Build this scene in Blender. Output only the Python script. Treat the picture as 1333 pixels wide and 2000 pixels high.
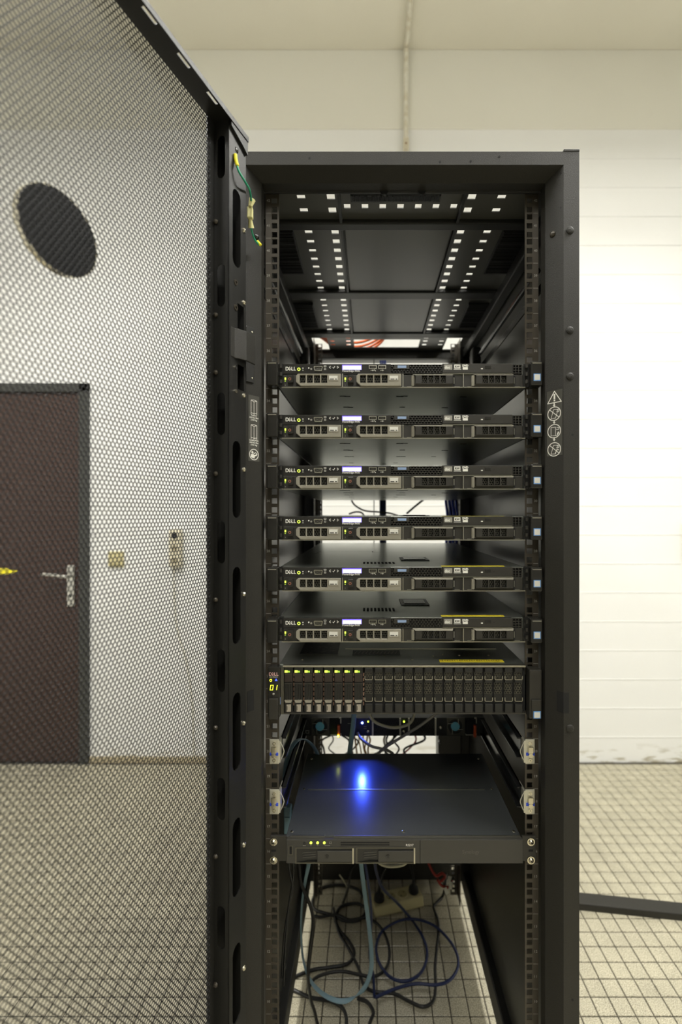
import bpy, bmesh, math, random
import numpy as np
from mathutils import Vector, Matrix
random.seed(7)
for o in list(bpy.data.objects):
    bpy.data.objects.remove(o, do_unlink=True)
scene = bpy.context.scene
COL = scene.collection

# ------------------------------------------------------------------ camera
H = 1.37                 # eye height (m)
FPX = 896.0              # focal length in pixels of the 1333 x 2000 frame
VX, VY = 722.0, 1004.0   # where the depth axis meets the frame
cam_d = bpy.data.cameras.new('camera')
cam = bpy.data.objects.new('camera', cam_d); COL.objects.link(cam)
cam.location = (0, 0, H); cam.rotation_euler = (math.pi/2, 0, 0)
cam_d.sensor_fit = 'VERTICAL'; cam_d.sensor_height = 36.0; cam_d.sensor_width = 24.0
cam_d.lens = FPX/2000*36.0
cam_d.shift_x = (666.5-VX)/2000; cam_d.shift_y = (VY-1000)/2000
cam_d.clip_start = 0.02; cam_d.clip_end = 50
cam_d.dof.use_dof = True; cam_d.dof.focus_distance = 0.81; cam_d.dof.aperture_fstop = 2.6
scene.camera = cam

# ------------------------------------------------------------------ world, exposure, lamps
w = bpy.data.worlds.new('world'); scene.world = w; w.use_nodes = True
w.node_tree.nodes['Background'].inputs[0].default_value = (0.9, 0.92, 0.85, 1)
w.node_tree.nodes['Background'].inputs[1].default_value = 0.05
vs = scene.view_settings
vs.view_transform = 'Standard'; vs.look = 'None'; vs.exposure = 0.17; vs.gamma = 1.0; vs.use_curve_mapping = False

LAMP_COL = (1.0, 0.985, 0.935)
LAMPS = [  # x, y, length along y, power : real fluorescent fittings of the room (housings are built below)
    (-1.42, 0.80, 1.80, 41), (1.42, 0.72, 1.95, 46), (0.1, -1.25, 1.5, 21)]
LAMP_Z = 3.46
for (lx_, ly_, ll_, pw_) in LAMPS:
    ld = bpy.data.lights.new('ceiling_lamp_light', 'AREA'); ld.shape = 'RECTANGLE'
    ld.size = 0.24; ld.size_y = ll_-0.06; ld.energy = pw_; ld.color = LAMP_COL; ld.spread = math.radians(130)
    lo = bpy.data.objects.new('ceiling_lamp_light', ld); COL.objects.link(lo)
    lo.location = (lx_, ly_, LAMP_Z-0.052)

# ------------------------------------------------------------------ helpers: materials
MATS = {}
def mat(name, col, rough=0.5, metal=0.0, emit=None, es=0.0, noise=None, bump=None, spec=None, aniso=0.0):
    """noise=(scale, other colour, amount)   bump=(scale, strength)"""
    if name in MATS: return MATS[name]
    m = bpy.data.materials.new(name); m.use_nodes = True
    nt = m.node_tree; b = nt.nodes['Principled BSDF']
    b.inputs['Base Color'].default_value = (*col, 1); b.inputs['Roughness'].default_value = rough
    b.inputs['Metallic'].default_value = metal
    if spec is not None: b.inputs['Specular IOR Level'].default_value = spec
    if emit: b.inputs['Emission Color'].default_value = (*emit, 1); b.inputs['Emission Strength'].default_value = es
    if noise or bump:
        tc = nt.nodes.new('ShaderNodeTexCoord')
    if noise:
        n = nt.nodes.new('ShaderNodeTexNoise'); n.inputs['Scale'].default_value = noise[0]; n.inputs['Detail'].default_value = 4
        nt.links.new(tc.outputs['Object'], n.inputs['Vector'])
        r = nt.nodes.new('ShaderNodeValToRGB'); r.color_ramp.elements[0].position = 0.5-noise[2]; r.color_ramp.elements[1].position = 0.5+noise[2]
        r.color_ramp.elements[0].color = (*noise[1], 1); r.color_ramp.elements[1].color = (*col, 1)
        nt.links.new(n.outputs['Fac'], r.inputs['Fac']); nt.links.new(r.outputs['Color'], b.inputs['Base Color'])
    if bump:
        n2 = nt.nodes.new('ShaderNodeTexNoise'); n2.inputs['Scale'].default_value = bump[0]; n2.inputs['Detail'].default_value = 2
        nt.links.new(tc.outputs['Object'], n2.inputs['Vector'])
        bp = nt.nodes.new('ShaderNodeBump'); bp.inputs['Strength'].default_value = bump[1]; bp.inputs['Distance'].default_value = 0.001
        nt.links.new(n2.outputs['Fac'], bp.inputs['Height']); nt.links.new(bp.outputs['Normal'], b.inputs['Normal'])
    MATS[name] = m
    return m

M_RACK  = mat('rack_powder_coat', (0.023, 0.0215, 0.017), 0.5, 0.0, bump=(900, 0.5), noise=(700, (0.017, 0.016, 0.0125), 0.25), spec=0.35)
M_RACK2 = mat('rack_inner_coat', (0.011, 0.0107, 0.009), 0.42, 0.0, bump=(900, 0.25))
M_ROOF  = mat('rack_roof_coat', (0.075, 0.074, 0.065), 0.33, 0.0, bump=(600, 0.15))
M_SIDE  = mat('rack_side_panel_coat', (0.085, 0.083, 0.070), 0.30)
M_POST  = mat('mounting_post_coat', (0.055, 0.046, 0.033), 0.34, 0.2)
M_MESH  = mat('perforated_steel_coat', (0.006, 0.006, 0.007), 0.45, 0.0, spec=0.3)
M_BLACK = mat('black_plastic', (0.012, 0.012, 0.011), 0.38)
M_BLACK2= mat('dark_grey_plastic', (0.026, 0.024, 0.019), 0.42)
M_SATIN = mat('satin_black_plastic', (0.020, 0.019, 0.016), 0.25)
M_VOID  = mat('dark_interior', (0.004, 0.004, 0.004), 0.8)
M_STEEL = mat('galvanised_steel', (0.40, 0.42, 0.38), 0.30, 0.9, noise=(14, (0.36, 0.38, 0.345), 0.3))
M_EDGE  = mat('bare_steel_edge', (0.52, 0.50, 0.42), 0.3, 1.0)
M_BEZEL = mat('grey_drive_bezel', (0.33, 0.31, 0.25), 0.32, 0.35)
M_GRILL = mat('grille_metal', (0.11, 0.105, 0.085), 0.32, 0.7)
M_WHITE = mat('white_print', (0.78, 0.77, 0.70), 0.6)
M_GREYP = mat('grey_print', (0.30, 0.29, 0.25), 0.6)
M_LABEL = mat('paper_label', (0.70, 0.69, 0.62), 0.55)
M_LBLUE = mat('label_blue_border', (0.14, 0.34, 0.72), 0.5)
M_YEL   = mat('yellow_label', (0.80, 0.66, 0.03), 0.5)
M_REDP  = mat('copper_red_ring', (0.34, 0.13, 0.08), 0.4)
M_REDW  = mat('red_white_print', (0.75, 0.45, 0.42), 0.6)
M_LEDG  = mat('green_led', (0.3, 0.5, 0.05), 0.4, emit=(0.72, 1.0, 0.08), es=1.7)
M_LEDD  = mat('dim_green_led', (0.2, 0.35, 0.05), 0.4, emit=(0.5, 0.75, 0.05), es=0.7)
M_LEDY  = mat('bright_yellow_led', (0.4, 0.5, 0.05), 0.4, emit=(0.8, 1.0, 0.03), es=22.0)
M_LEDB  = mat('blue_led', (0.05, 0.1, 0.9), 0.4, emit=(0.10, 0.16, 1.0), es=32.0)
M_LEDBd = mat('dim_blue_led', (0.05, 0.1, 0.9), 0.4, emit=(0.06, 0.10, 1.0), es=1.6)
M_DIGIT = mat('yellow_digit', (0.5, 0.5, 0.05), 0.4, emit=(0.9, 0.95, 0.04), es=1.6)
M_LCD   = mat('lcd_backlight', (0.5, 0.5, 0.8), 0.3, emit=(0.72, 0.70, 1.0), es=1.05)
M_LCDE  = mat('lcd_violet_edge', (0.2, 0.15, 0.8), 0.3, emit=(0.16, 0.10, 0.95), es=1.0)
M_CHROME= mat('nickel_screw', (0.66, 0.62, 0.50), 0.22, 1.0)
M_ZINC  = mat('zinc_bracket', (0.62, 0.60, 0.50), 0.36, 0.7)
M_NASTOP= mat('nas_cover_paint', (0.085, 0.091, 0.090), 0.24, 0.35, noise=(1200, (0.068, 0.073, 0.072), 0.3))
M_NASF  = mat('nas_front_plastic', (0.040, 0.038, 0.032), 0.42)
M_RAIL  = mat('slide_rail_black', (0.020, 0.020, 0.020), 0.20, 0.5)
M_BLUEC = mat('sky_blue_cable_jacket', (0.24, 0.375, 0.45), 0.45)
M_NAVY  = mat('navy_cable_jacket', (0.010, 0.020, 0.085), 0.4)
M_BRTB  = mat('bright_blue_cable_jacket', (0.02, 0.06, 0.55), 0.4)
M_BEIGE = mat('beige_cable_jacket', (0.52, 0.49, 0.36), 0.5)
M_GREYC = mat('grey_cable_jacket', (0.34, 0.32, 0.27), 0.5)
M_BLKC  = mat('black_cable_jacket', (0.010, 0.010, 0.010), 0.4)
M_ORNG  = mat('orange_cable_jacket', (0.78, 0.16, 0.04), 0.45)
M_BRWN  = mat('amber_cable_jacket', (0.42, 0.20, 0.03), 0.45)
M_RED   = mat('red_cable_jacket', (0.42, 0.04, 0.03), 0.45)
M_GREEN = mat('green_wire_jacket', (0.02, 0.30, 0.16), 0.4)
M_PALEY = mat('pale_yellow_sleeve', (0.78, 0.74, 0.36), 0.4)
M_CREAM = mat('cream_plastic', (0.56, 0.50, 0.27), 0.45)
M_STICK = mat('blue_sticker', (0.16, 0.50, 0.66), 0.5)
M_TAPE  = mat('yellow_tape', (0.85, 0.75, 0.02), 0.5)

# ------------------------------------------------------------------ helpers: geometry
class MB:
    """collects faces; build() links them as ONE mesh object"""
    def __init__(s): s.v = []; s.f = []; s.smooth = False
    def add(s, vs_, fs_):
        o = len(s.v); s.v += [tuple(p) for p in vs_]; s.f += [tuple(i+o for i in f) for f in fs_]; return s
    def box(s, x0, x1, y0, y1, z0, z1):
        return s.add([(x0,y0,z0),(x1,y0,z0),(x1,y1,z0),(x0,y1,z0),(x0,y0,z1),(x1,y0,z1),(x1,y1,z1),(x0,y1,z1)],
                     [(0,3,2,1),(4,5,6,7),(0,1,5,4),(1,2,6,5),(2,3,7,6),(3,0,4,7)])
    def prism(s, poly, fn, c0, c1):
        """poly (a,b) counter-clockwise, fn(a,b,c)->xyz, extruded from c0 to c1"""
        n = len(poly)
        vs_ = [fn(a,b,c0) for a,b in poly] + [fn(a,b,c1) for a,b in poly]
        fs_ = [tuple(range(n))[::-1], tuple(range(n,2*n))] + [(i,(i+1)%n,(i+1)%n+n,i+n) for i in range(n)]
        return s.add(vs_, fs_)
    def cyl(s, c, axis, r, h, n=16, r2=None):
        """from point c along axis ('x','y','z' or Vector) for length h"""
        if r2 is None: r2 = r
        a = Vector({'x':(1,0,0),'y':(0,1,0),'z':(0,0,1)}[axis]) if isinstance(axis,str) else Vector(axis).normalized()
        t = Vector((0,0,1)) if abs(a.z) < .9 else Vector((1,0,0))
        u = a.cross(t).normalized(); v = a.cross(u); c = Vector(c)
        vs_ = [c+(u*math.cos(2*math.pi*i/n)+v*math.sin(2*math.pi*i/n))*r for i in range(n)]
        vs_ += [c+a*h+(u*math.cos(2*math.pi*i/n)+v*math.sin(2*math.pi*i/n))*r2 for i in range(n)]
        return s.add(vs_, [tuple(range(n)), tuple(range(n,2*n))[::-1]] + [(i,i+n,(i+1)%n+n,(i+1)%n) for i in range(n)])
    def dome(s, c, axis, r, h, n=12):
        a = Vector({'x':(1,0,0),'-x':(-1,0,0),'y':(0,1,0),'-y':(0,-1,0),'z':(0,0,1),'-z':(0,0,-1)}[axis]) if isinstance(axis,str) else Vector(axis).normalized()
        t = Vector((0,0,1)) if abs(a.z) < .9 else Vector((1,0,0))
        u = a.cross(t).normalized(); v = a.cross(u); c = Vector(c); vs_ = []; fs_ = []
        R = [(1,0),(0.88,.5),(0.55,.85)]
        for k,hh in R: vs_ += [c+a*h*hh+(u*math.cos(2*math.pi*i/n)+v*math.sin(2*math.pi*i/n))*r*k for i in range(n)]
        vs_.append(c+a*h)
        for j in range(2): fs_ += [(j*n+i,(j+1)*n+i,(j+1)*n+(i+1)%n,j*n+(i+1)%n) for i in range(n)]
        fs_ += [(2*n+i,3*n,2*n+(i+1)%n) for i in range(n)]
        return s.add(vs_, fs_)
    def ring(s, c, axis, r0, r1, h, n=20):
        """flat washer / tube section"""
        a = Vector({'x':(1,0,0),'y':(0,1,0),'z':(0,0,1)}[axis]) if isinstance(axis,str) else Vector(axis).normalized()
        t = Vector((0,0,1)) if abs(a.z) < .9 else Vector((1,0,0))
        u = a.cross(t).normalized(); v = a.cross(u); c = Vector(c); vs_ = []; fs_ = []
        for r,k in ((r0,0),(r1,0),(r1,h),(r0,h)):
            vs_ += [c+a*k+(u*math.cos(2*math.pi*i/n)+v*math.sin(2*math.pi*i/n))*r for i in range(n)]
        for j in range(4):
            k = (j+1)%4; fs_ += [(j*n+i,j*n+(i+1)%n,k*n+(i+1)%n,k*n+i) for i in range(n)]
        return s.add(vs_, fs_)
    def tube(s, pts, r, n=8, sub=6, flat=None):
        """smooth sweep through pts; flat=list of (width vector) per point makes a ribbon of half-widths |vec| and r"""
        P = [Vector(p) for p in pts]; Q = []; W = []
        N = len(P)
        for i in range(N-1):
            p0 = P[max(i-1,0)]; p1 = P[i]; p2 = P[i+1]; p3 = P[min(i+2,N-1)]
            for k in range(sub):
                t = k/sub
                Q.append(0.5*((2*p1)+(p2-p0)*t+(2*p0-5*p1+4*p2-p3)*t*t+(3*p1-p0-3*p2+p3)*t**3))
                if flat: W.append(Vector(flat[i]).lerp(Vector(flat[i+1]), t))
        Q.append(P[-1]); 
        if flat: W.append(Vector(flat[-1]))
        vs_ = []; fs_ = []; pu = None
        for i,q in enumerate(Q):
            tg = (Q[min(i+1,len(Q)-1)]-Q[max(i-1,0)])
            if tg.length < 1e-9: tg = Vector((0,0,1))
            tg.normalize()
            if flat:
                u = W[i]-tg*W[i].dot(tg); hw = W[i].length
                u.normalize(); v = tg.cross(u); ru, rv = hw, r
            else:
                if pu is None:
                    t0 = Vector((0,0,1)) if abs(tg.z) < .9 else Vector((1,0,0)); u = tg.cross(t0).normalized()
                else:
                    u = pu-tg*pu.dot(tg)
                    if u.length < 1e-6: u = tg.cross(Vector((0.3,0.7,0.2)))
                    u.normalize()
                v = tg.cross(u); ru = rv = r
            pu = u
            vs_ += [q+u*(ru*math.cos(2*math.pi*k/n))+v*(rv*math.sin(2*math.pi*k/n)) for k in range(n)]
        for i in range(len(Q)-1):
            fs_ += [(i*n+k,i*n+(k+1)%n,(i+1)*n+(k+1)%n,(i+1)*n+k) for k in range(n)]
        fs_ += [tuple(range(n))[::-1], tuple((len(Q)-1)*n+k for k in range(n))]
        s.smooth = True
        return s.add(vs_, fs_)
    def strokes(s, lines, wd, fn, c=0.0):
        """flat print: polylines (list of (a,b)) drawn wd wide, fn(a,b,c)->xyz"""
        for ln in lines:
            for (a0,b0),(a1,b1) in zip(ln[:-1], ln[1:]):
                dx, dy = a1-a0, b1-b0; L = math.hypot(dx,dy)
                if L < 1e-9: continue
                ex, ey = dx/L*wd*.35, dy/L*wd*.35; nx, ny = -dy/L*wd/2, dx/L*wd/2
                s.add([fn(a0-ex-nx,b0-ey-ny,c),fn(a1+ex-nx,b1+ey-ny,c),fn(a1+ex+nx,b1+ey+ny,c),fn(a0-ex+nx,b0-ey+ny,c)],[(0,1,2,3)])
        return s
    def plate(s, outline, holes, fn, c0, c1):
        """planar sheet with real holes, c0..c1 thick"""
        bm = bmesh.new(); edges = []
        for lp in [outline]+holes:
            vv = [bm.verts.new((a,b,0)) for a,b in lp]
            edges += [bm.edges.new((vv[i],vv[(i+1)%len(vv)])) for i in range(len(vv))]
        bmesh.ops.triangle_fill(bm, use_beauty=True, use_dissolve=False, edges=edges)
        bm.verts.index_update()
        tri = [tuple(v.index for v in f.verts) for f in bm.faces]
        co = [(v.co.x,v.co.y) for v in bm.verts]; n = len(co)
        fs_ = list(tri)+[tuple(i+n for i in f)[::-1] for f in tri]
        k = 0
        for lp in [outline]+holes:
            m = len(lp)
            fs_ += [(k+i,k+(i+1)%m,k+(i+1)%m+n,k+i+n) for i in range(m)]; k += m
        vs_ = [fn(a,b,c1) for a,b in co]+[fn(a,b,c0) for a,b in co]
        bm.free()
        return s.add(vs_, fs_)
    def mesh(s, name, m):
        me = bpy.data.meshes.new(name); me.from_pydata(s.v, [], s.f); me.materials.append(m)
        bm = bmesh.new(); bm.from_mesh(me); bmesh.ops.recalc_face_normals(bm, faces=bm.faces); bm.to_mesh(me); bm.free()
        if s.smooth: me.polygons.foreach_set('use_smooth', [True]*len(me.polygons))
        return me
    def build(s, name, m, parent=None, bev=0.0, loc=(0,0,0), seg=2):
        o = bpy.data.objects.new(name, s.mesh(name, m)); COL.objects.link(o); o.parent = parent; o.location = loc
        if bev: 
            b = o.modifiers.new('bevel','BEVEL'); b.width = bev; b.segments = seg; b.limit_method = 'ANGLE'; b.angle_limit = math.radians(40)
        return o
XZ = lambda a,b,c: (a,c,b)       # sheet facing the viewer: a = x, b = z, c = y
XY = lambda a,b,c: (a,b,c)
YZ = lambda a,b,c: (c,a,b)
def rect(a0,a1,b0,b1): return [(a0,b0),(a1,b0),(a1,b1),(a0,b1)]
def circ(a,b,r,n=16,r2=None): return [(a+r*math.cos(2*math.pi*i/n), b+(r2 or r)*math.sin(2*math.pi*i/n)) for i in range(n)]
def slot(a0,a1,b0,b1,n=5):
    """vertical rounded slot"""
    r = (a1-a0)/2; ca = (a0+a1)/2
    return [(ca+r*math.cos(math.pi*i/n), b1-r+r*math.sin(math.pi*i/n)) for i in range(n+1)] + [(ca-r*math.cos(math.pi*i/n), b0+r-r*math.sin(math.pi*i/n)) for i in range(n+1)]
def text_mesh(body, size, m, name, parent, fn, bold=0.0, align='LEFT', spacing=1.0, line=1.0, c=0.0):
    cu = bpy.data.curves.new('t','FONT'); cu.body = body; cu.size = size; cu.offset = bold; cu.align_x = align
    cu.space_character = spacing; cu.space_line = line; cu.resolution_u = 2
    to = bpy.data.objects.new('t', cu); COL.objects.link(to)
    dg = bpy.context.evaluated_depsgraph_get(); dg.update()
    me = bpy.data.meshes.new_from_object(to.evaluated_get(dg))
    bpy.data.objects.remove(to); bpy.data.curves.remove(cu)
    for v in me.vertices: v.co = fn(v.co.x, v.co.y, c)
    me.materials.clear(); me.materials.append(m); me.name = name
    o = bpy.data.objects.new(name, me); COL.objects.link(o); o.parent = parent
    return o
def empty(name, loc, label, cat, group=None, rz=0):
    o = bpy.data.objects.new(name, None); COL.objects.link(o); o.location = loc; o.rotation_euler = (0,0,rz); o.empty_display_size = 0.05
    o['label'] = label; o['category'] = cat
    if group: o['group'] = group
    return o
def tag(o, label, cat, group=None, kind=None):
    if label: o['label'] = label
    if cat: o['category'] = cat
    if group: o['group'] = group
    if kind: o['kind'] = kind
    return o
def copy_tree(o, parent=None):
    c = o.copy(); COL.objects.link(c); c.parent = parent
    for ch in list(o.children): copy_tree(ch, c)
    return c
def share(o, parent, loc):
    c = o.copy(); COL.objects.link(c); c.parent = parent; c.location = loc
    return c
def at(px, py, d):    # a point measured in the photograph, at its real depth d (m)
    return Vector(((px-VX)*d/FPX, d, H+(VY-py)*d/FPX))
def on_floor(px, py, z=0.005):
    d = (H-z)*FPX/(py-VY); return Vector(((px-VX)*d/FPX, d, z))

# ================================================================== ROOM
def surface_mat(name, base, dark, rough, scale, bump_s, bump_d, stain=None, spec=0.4):
    m = bpy.data.materials.new(name); m.use_nodes = True; nt = m.node_tree; b = nt.nodes['Principled BSDF']
    tc = nt.nodes.new('ShaderNodeTexCoord'); geo = nt.nodes.new('ShaderNodeNewGeometry')
    n = nt.nodes.new('ShaderNodeTexNoise'); n.inputs['Scale'].default_value = scale; n.inputs['Detail'].default_value = 6
    nt.links.new(geo.outputs['Position'], n.inputs['Vector'])
    r = nt.nodes.new('ShaderNodeValToRGB'); r.color_ramp.elements[0].position = 0.3; r.color_ramp.elements[1].position = 0.7
    r.color_ramp.elements[0].color = (*dark,1); r.color_ramp.elements[1].color = (*base,1)
    nt.links.new(n.outputs['Fac'], r.inputs['Fac']); out = r.outputs['Color']
    if stain:   # scuffs and dirt with a shape of their own, gathered near a height
        z0, z1, colr = stain
        sx = nt.nodes.new('ShaderNodeSeparateXYZ'); nt.links.new(geo.outputs['Position'], sx.inputs[0])
        mr = nt.nodes.new('ShaderNodeMapRange'); mr.inputs[1].default_value = z0; mr.inputs[2].default_value = z1
        mr.inputs[3].default_value = 1; mr.inputs[4].default_value = 0; nt.links.new(sx.outputs['Z'], mr.inputs[0])
        n2 = nt.nodes.new('ShaderNodeTexNoise'); n2.inputs['Scale'].default_value = 9; n2.inputs['Detail'].default_value = 5
        mp = nt.nodes.new('ShaderNodeMapping'); mp.inputs['Scale'].default_value = (1,1,5); nt.links.new(geo.outputs['Position'], mp.inputs[0]); nt.links.new(mp.outputs[0], n2.inputs['Vector'])
        r2 = nt.nodes.new('ShaderNodeValToRGB'); r2.color_ramp.elements[0].position = 0.52; r2.color_ramp.elements[1].position = 0.62
        nt.links.new(n2.outputs['Fac'], r2.inputs['Fac'])
        mu = nt.nodes.new('ShaderNodeMath'); mu.operation = 'MULTIPLY'; nt.links.new(mr.outputs[0], mu.inputs[0]); nt.links.new(r2.outputs['Color'], mu.inputs[1])
        mx = nt.nodes.new('ShaderNodeMixRGB'); mx.inputs[2].default_value = (*colr,1); nt.links.new(mu.outputs[0], mx.inputs[0]); nt.links.new(out, mx.inputs[1]); out = mx.outputs[0]
    nt.links.new(out, b.inputs['Base Color'])
    b.inputs['Roughness'].default_value = rough; b.inputs['Specular IOR Level'].default_value = spec
    n3 = nt.nodes.new('ShaderNodeTexNoise'); n3.inputs['Scale'].default_value = bump_s; nt.links.new(geo.outputs['Position'], n3.inputs['Vector'])
    bp = nt.nodes.new('ShaderNodeBump'); bp.inputs['Strength'].default_value = bump_d; bp.inputs['Distance'].default_value = 0.002
    nt.links.new(n3.outputs['Fac'], bp.inputs['Height']); nt.links.new(bp.outputs['Normal'], b.inputs['Normal'])
    return m
M_WALL = surface_mat('white_wall_paint', (0.84,0.84,0.82), (0.825,0.825,0.80), 0.5, 2.5, 60, 0.08, stain=(0.02,0.11,(0.42,0.38,0.27)))
M_CEIL = surface_mat('ceiling_paint', (0.77,0.74,0.63), (0.745,0.715,0.605), 0.7, 1.5, 40, 0.06)
M_BEAM = surface_mat('cream_upper_wall', (0.78,0.765,0.68), (0.765,0.75,0.665), 0.6, 2.0, 50, 0.06)  # creamier tone than the block courses below
M_GROUT = surface_mat('dark_grout', (0.075,0.066,0.05), (0.055,0.05,0.038), 0.85, 60, 200, 0.2)
def tile_mat():
    m = bpy.data.materials.new('speckled_stoneware'); m.use_nodes = True; nt = m.node_tree; b = nt.nodes['Principled BSDF']
    geo = nt.nodes.new('ShaderNodeNewGeometry')
    n = nt.nodes.new('ShaderNodeTexNoise'); n.inputs['Scale'].default_value = 520; n.inputs['Detail'].default_value = 3; nt.links.new(geo.outputs['Position'], n.inputs['Vector'])
    r = nt.nodes.new('ShaderNodeValToRGB'); r.color_ramp.elements[0].position = 0.38; r.color_ramp.elements[1].position = 0.62
    r.color_ramp.elements[0].color = (0.20,0.183,0.125,1); r.color_ramp.elements[1].color = (0.79,0.73,0.55,1); nt.links.new(n.outputs['Fac'], r.inputs['Fac'])
    n2 = nt.nodes.new('ShaderNodeTexNoise'); n2.inputs['Scale'].default_value = 9; nt.links.new(geo.outputs['Position'], n2.inputs['Vector'])
    mx = nt.nodes.new('ShaderNodeMixRGB'); mx.blend_type = 'MULTIPLY'; mx.inputs[0].default_value = 0.35
    nt.links.new(r.outputs[0], mx.inputs[1]); nt.links.new(n2.outputs['Fac'], mx.inputs[2]); nt.links.new(mx.outputs[0], b.inputs['Base Color'])
    b.inputs['Roughness'].default_value = 0.30; b.inputs['Specular IOR Level'].default_value = 0.5
    return m
M_TILE = tile_mat()

RX0, RX1, RY0, RY1, RZ = -2.9, 2.9, -3.2, 2.53, 3.93
# floor: grout bed, small square tiles
fl = tag(MB().box(RX0-.1, RX1+.1, RY0-.1, RY1+.15, -0.08, -0.0025).build('floor', M_GROUT), 'floor of small square speckled beige tiles with dark joints', 'floor', kind='structure')
P_T = 0.0505; OX, OY = 0.0216, 1.2517; hw = P_T/2-0.0015
tl = MB(); e = 0.0012
tl.add([(-hw,-hw,-.004),(hw,-hw,-.004),(hw,hw,-.004),(-hw,hw,-.004),(-hw,-hw,-e),(hw,-hw,-e),(hw,hw,-e),(-hw,hw,-e),(-hw+e,-hw+e,0),(hw-e,-hw+e,0),(hw-e,hw-e,0),(-hw+e,hw-e,0)],
       [(0,1,5,4),(1,2,6,5),(2,3,7,6),(3,0,4,7),(4,5,9,8),(5,6,10,9),(6,7,11,10),(7,4,8,11),(8,9,10,11)])
tile_me = tl.mesh('tile', M_TILE)
cells = []
for i in range(-60, 60):
    for j in range(-92, 30):
        x = OX+(i+.5)*P_T; y = OY+(j+.5)*P_T
        if RX0 < x < RX1 and RY0 < y < RY1-0.02:
            seen = False
            if y > 0.3:
                px = VX+FPX*x/y; py = VY+FPX*H/y
                seen = py < 2020 and (-10 < px < 415 or 560 < px < 985 or 1120 < px < 1345)
            cells.append((0 if seen else 1, y if seen else 0, x, y))
cells.sort()
near = [c for c in cells if c[0] == 0][:300]; rest = cells[len(near):] if len(near) == 300 else [c for c in cells if c[0]]
for k,(s_,q_,x,y) in enumerate(near):
    o = bpy.data.objects.new('tile', tile_me); COL.objects.link(o); o.parent = fl
    o.location = (x, y, random.uniform(-.0003,.0002))
base_v = np.array(tl.v); base_f = np.array(tl.f)
cs = np.array([(c[2],c[3],0) for c in rest]); V = (base_v[None]+cs[:,None]).reshape(-1,3)
F_ = (base_f[None]+(np.arange(len(cs))*len(base_v))[:,None,None]).reshape(-1,4)
def np_mesh(name, V, F, m):
    me = bpy.data.meshes.new(name); me.vertices.add(len(V)); me.vertices.foreach_set('co', V.astype(np.float32).ravel())
    me.loops.add(F.size); me.loops.foreach_set('vertex_index', F.astype(np.int32).ravel())
    me.polygons.add(len(F)); me.polygons.foreach_set('loop_start', np.arange(0,F.size,4,dtype=np.int32))
    me.materials.append(m); me.update(calc_edges=True); me.validate(); return me
o = bpy.data.objects.new('tile_field', np_mesh('tile_field', V, F_, M_TILE)); COL.objects.link(o); o.parent = fl; o['kind'] = 'stuff'

tag(MB().box(RX0-.1,RX1+.1,RY0-.1,RY1+.15,RZ,RZ+.1).build('ceiling', M_CEIL), 'plain cream painted ceiling', 'ceiling', kind='structure')
wb = tag(MB().box(RX0,RX1,RY1+.02,RY1+.14,0,RZ).build('wall_back', M_WALL), 'white painted wall of long flat block courses behind the rack', 'wall', kind='structure')
DX0, DX1, DZ1 = -2.52, -1.5417, 2.087      # outline of the brown room door
zc = [0.0]+[0.14+0.1595*k for k in range(22)]
for z0, z1 in zip(zc[:-1], zc[1:]):
    spans = [(RX0,RX1)] if z0 >= DZ1-0.01 else [(RX0,DX0),(DX1,RX1)]
    if z0 < DZ1-0.01 < z1-0.001 and z1 > DZ1: MB().box(DX0,DX1,RY1,RY1+.021,DZ1-.002,z1).build('block_course', M_WALL, wb)
    for a,b in spans:
        MB().box(a, b, RY1, RY1+.021, z0, z1).build('block_course', M_WALL, wb)
        if z0 > 0: MB().tube([(a,RY1+.0005,z0),(b,RY1+.0005,z0)], .0028, 8, 1).build('joint_bead', M_WALL, wb)
MB().box(RX0, RX1, RY1-.002, RY1+.021, zc[-1]+.001, RZ).build('top_beam', M_BEAM, wb, bev=0.004)
tag(MB().box(RX0-.1,RX0,RY0,RY1+.14,0,RZ).build('wall_left', M_WALL), 'white painted side wall left of the brown door', 'wall', kind='structure')
tag(MB().box(RX1,RX1+.1,RY0,RY1+.14,0,RZ).build('wall_right', M_WALL), 'white painted side wall right of the rack', 'wall', kind='structure')
tag(MB().box(RX0,RX1,RY0-.1,RY0,0,RZ).build('wall_front', mat('bounce_cut_grey',(0.30,0.30,0.28),.6)), 'wall behind the viewer, greyed to cut bounce light', 'wall', kind='structure')  # unseen wall, its grey chosen to weaken light bounced from the front
M_BASEB = mat('baseboard_tan', (0.40,0.34,0.22), 0.5)
tag(MB().box(DX1+.001, -0.62, RY1-.012, RY1, 0, 0.035).build('baseboard_back', M_BASEB, bev=0.003), 'low tan skirting strip right of the brown door', 'baseboard', kind='structure')

# painted-over conduit running over the ceiling and down the back wall
M_COND = mat('painted_conduit', (0.76,0.74,0.64), 0.5, noise=(25,(0.60,0.55,0.42),0.12))
cd = tag(MB().tube([(0.205,-3.0,RZ-.012),(0.205,0,RZ-.012),(0.203,2.3,RZ-.012),(0.201,2.47,RZ-.014),(0.2005,2.505,RZ-.04),(0.2,2.512,RZ-.2),(0.2,2.512,3.7),(0.2,2.512,3.42)], 0.0125, 10, 5).build('conduit', M_COND),
    'thin cream conduit running across the ceiling and down the wall above the rack', 'conduit')
MB().box(.184,.216,2.498,2.523,3.36,3.425).build('end_socket', M_COND, cd, bev=.004)
MB().cyl((.2,2.497,3.39),'y',.006,.004,10).build('rust_screw', mat('rust',(0.25,0.15,0.06),.7), cd)

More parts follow.
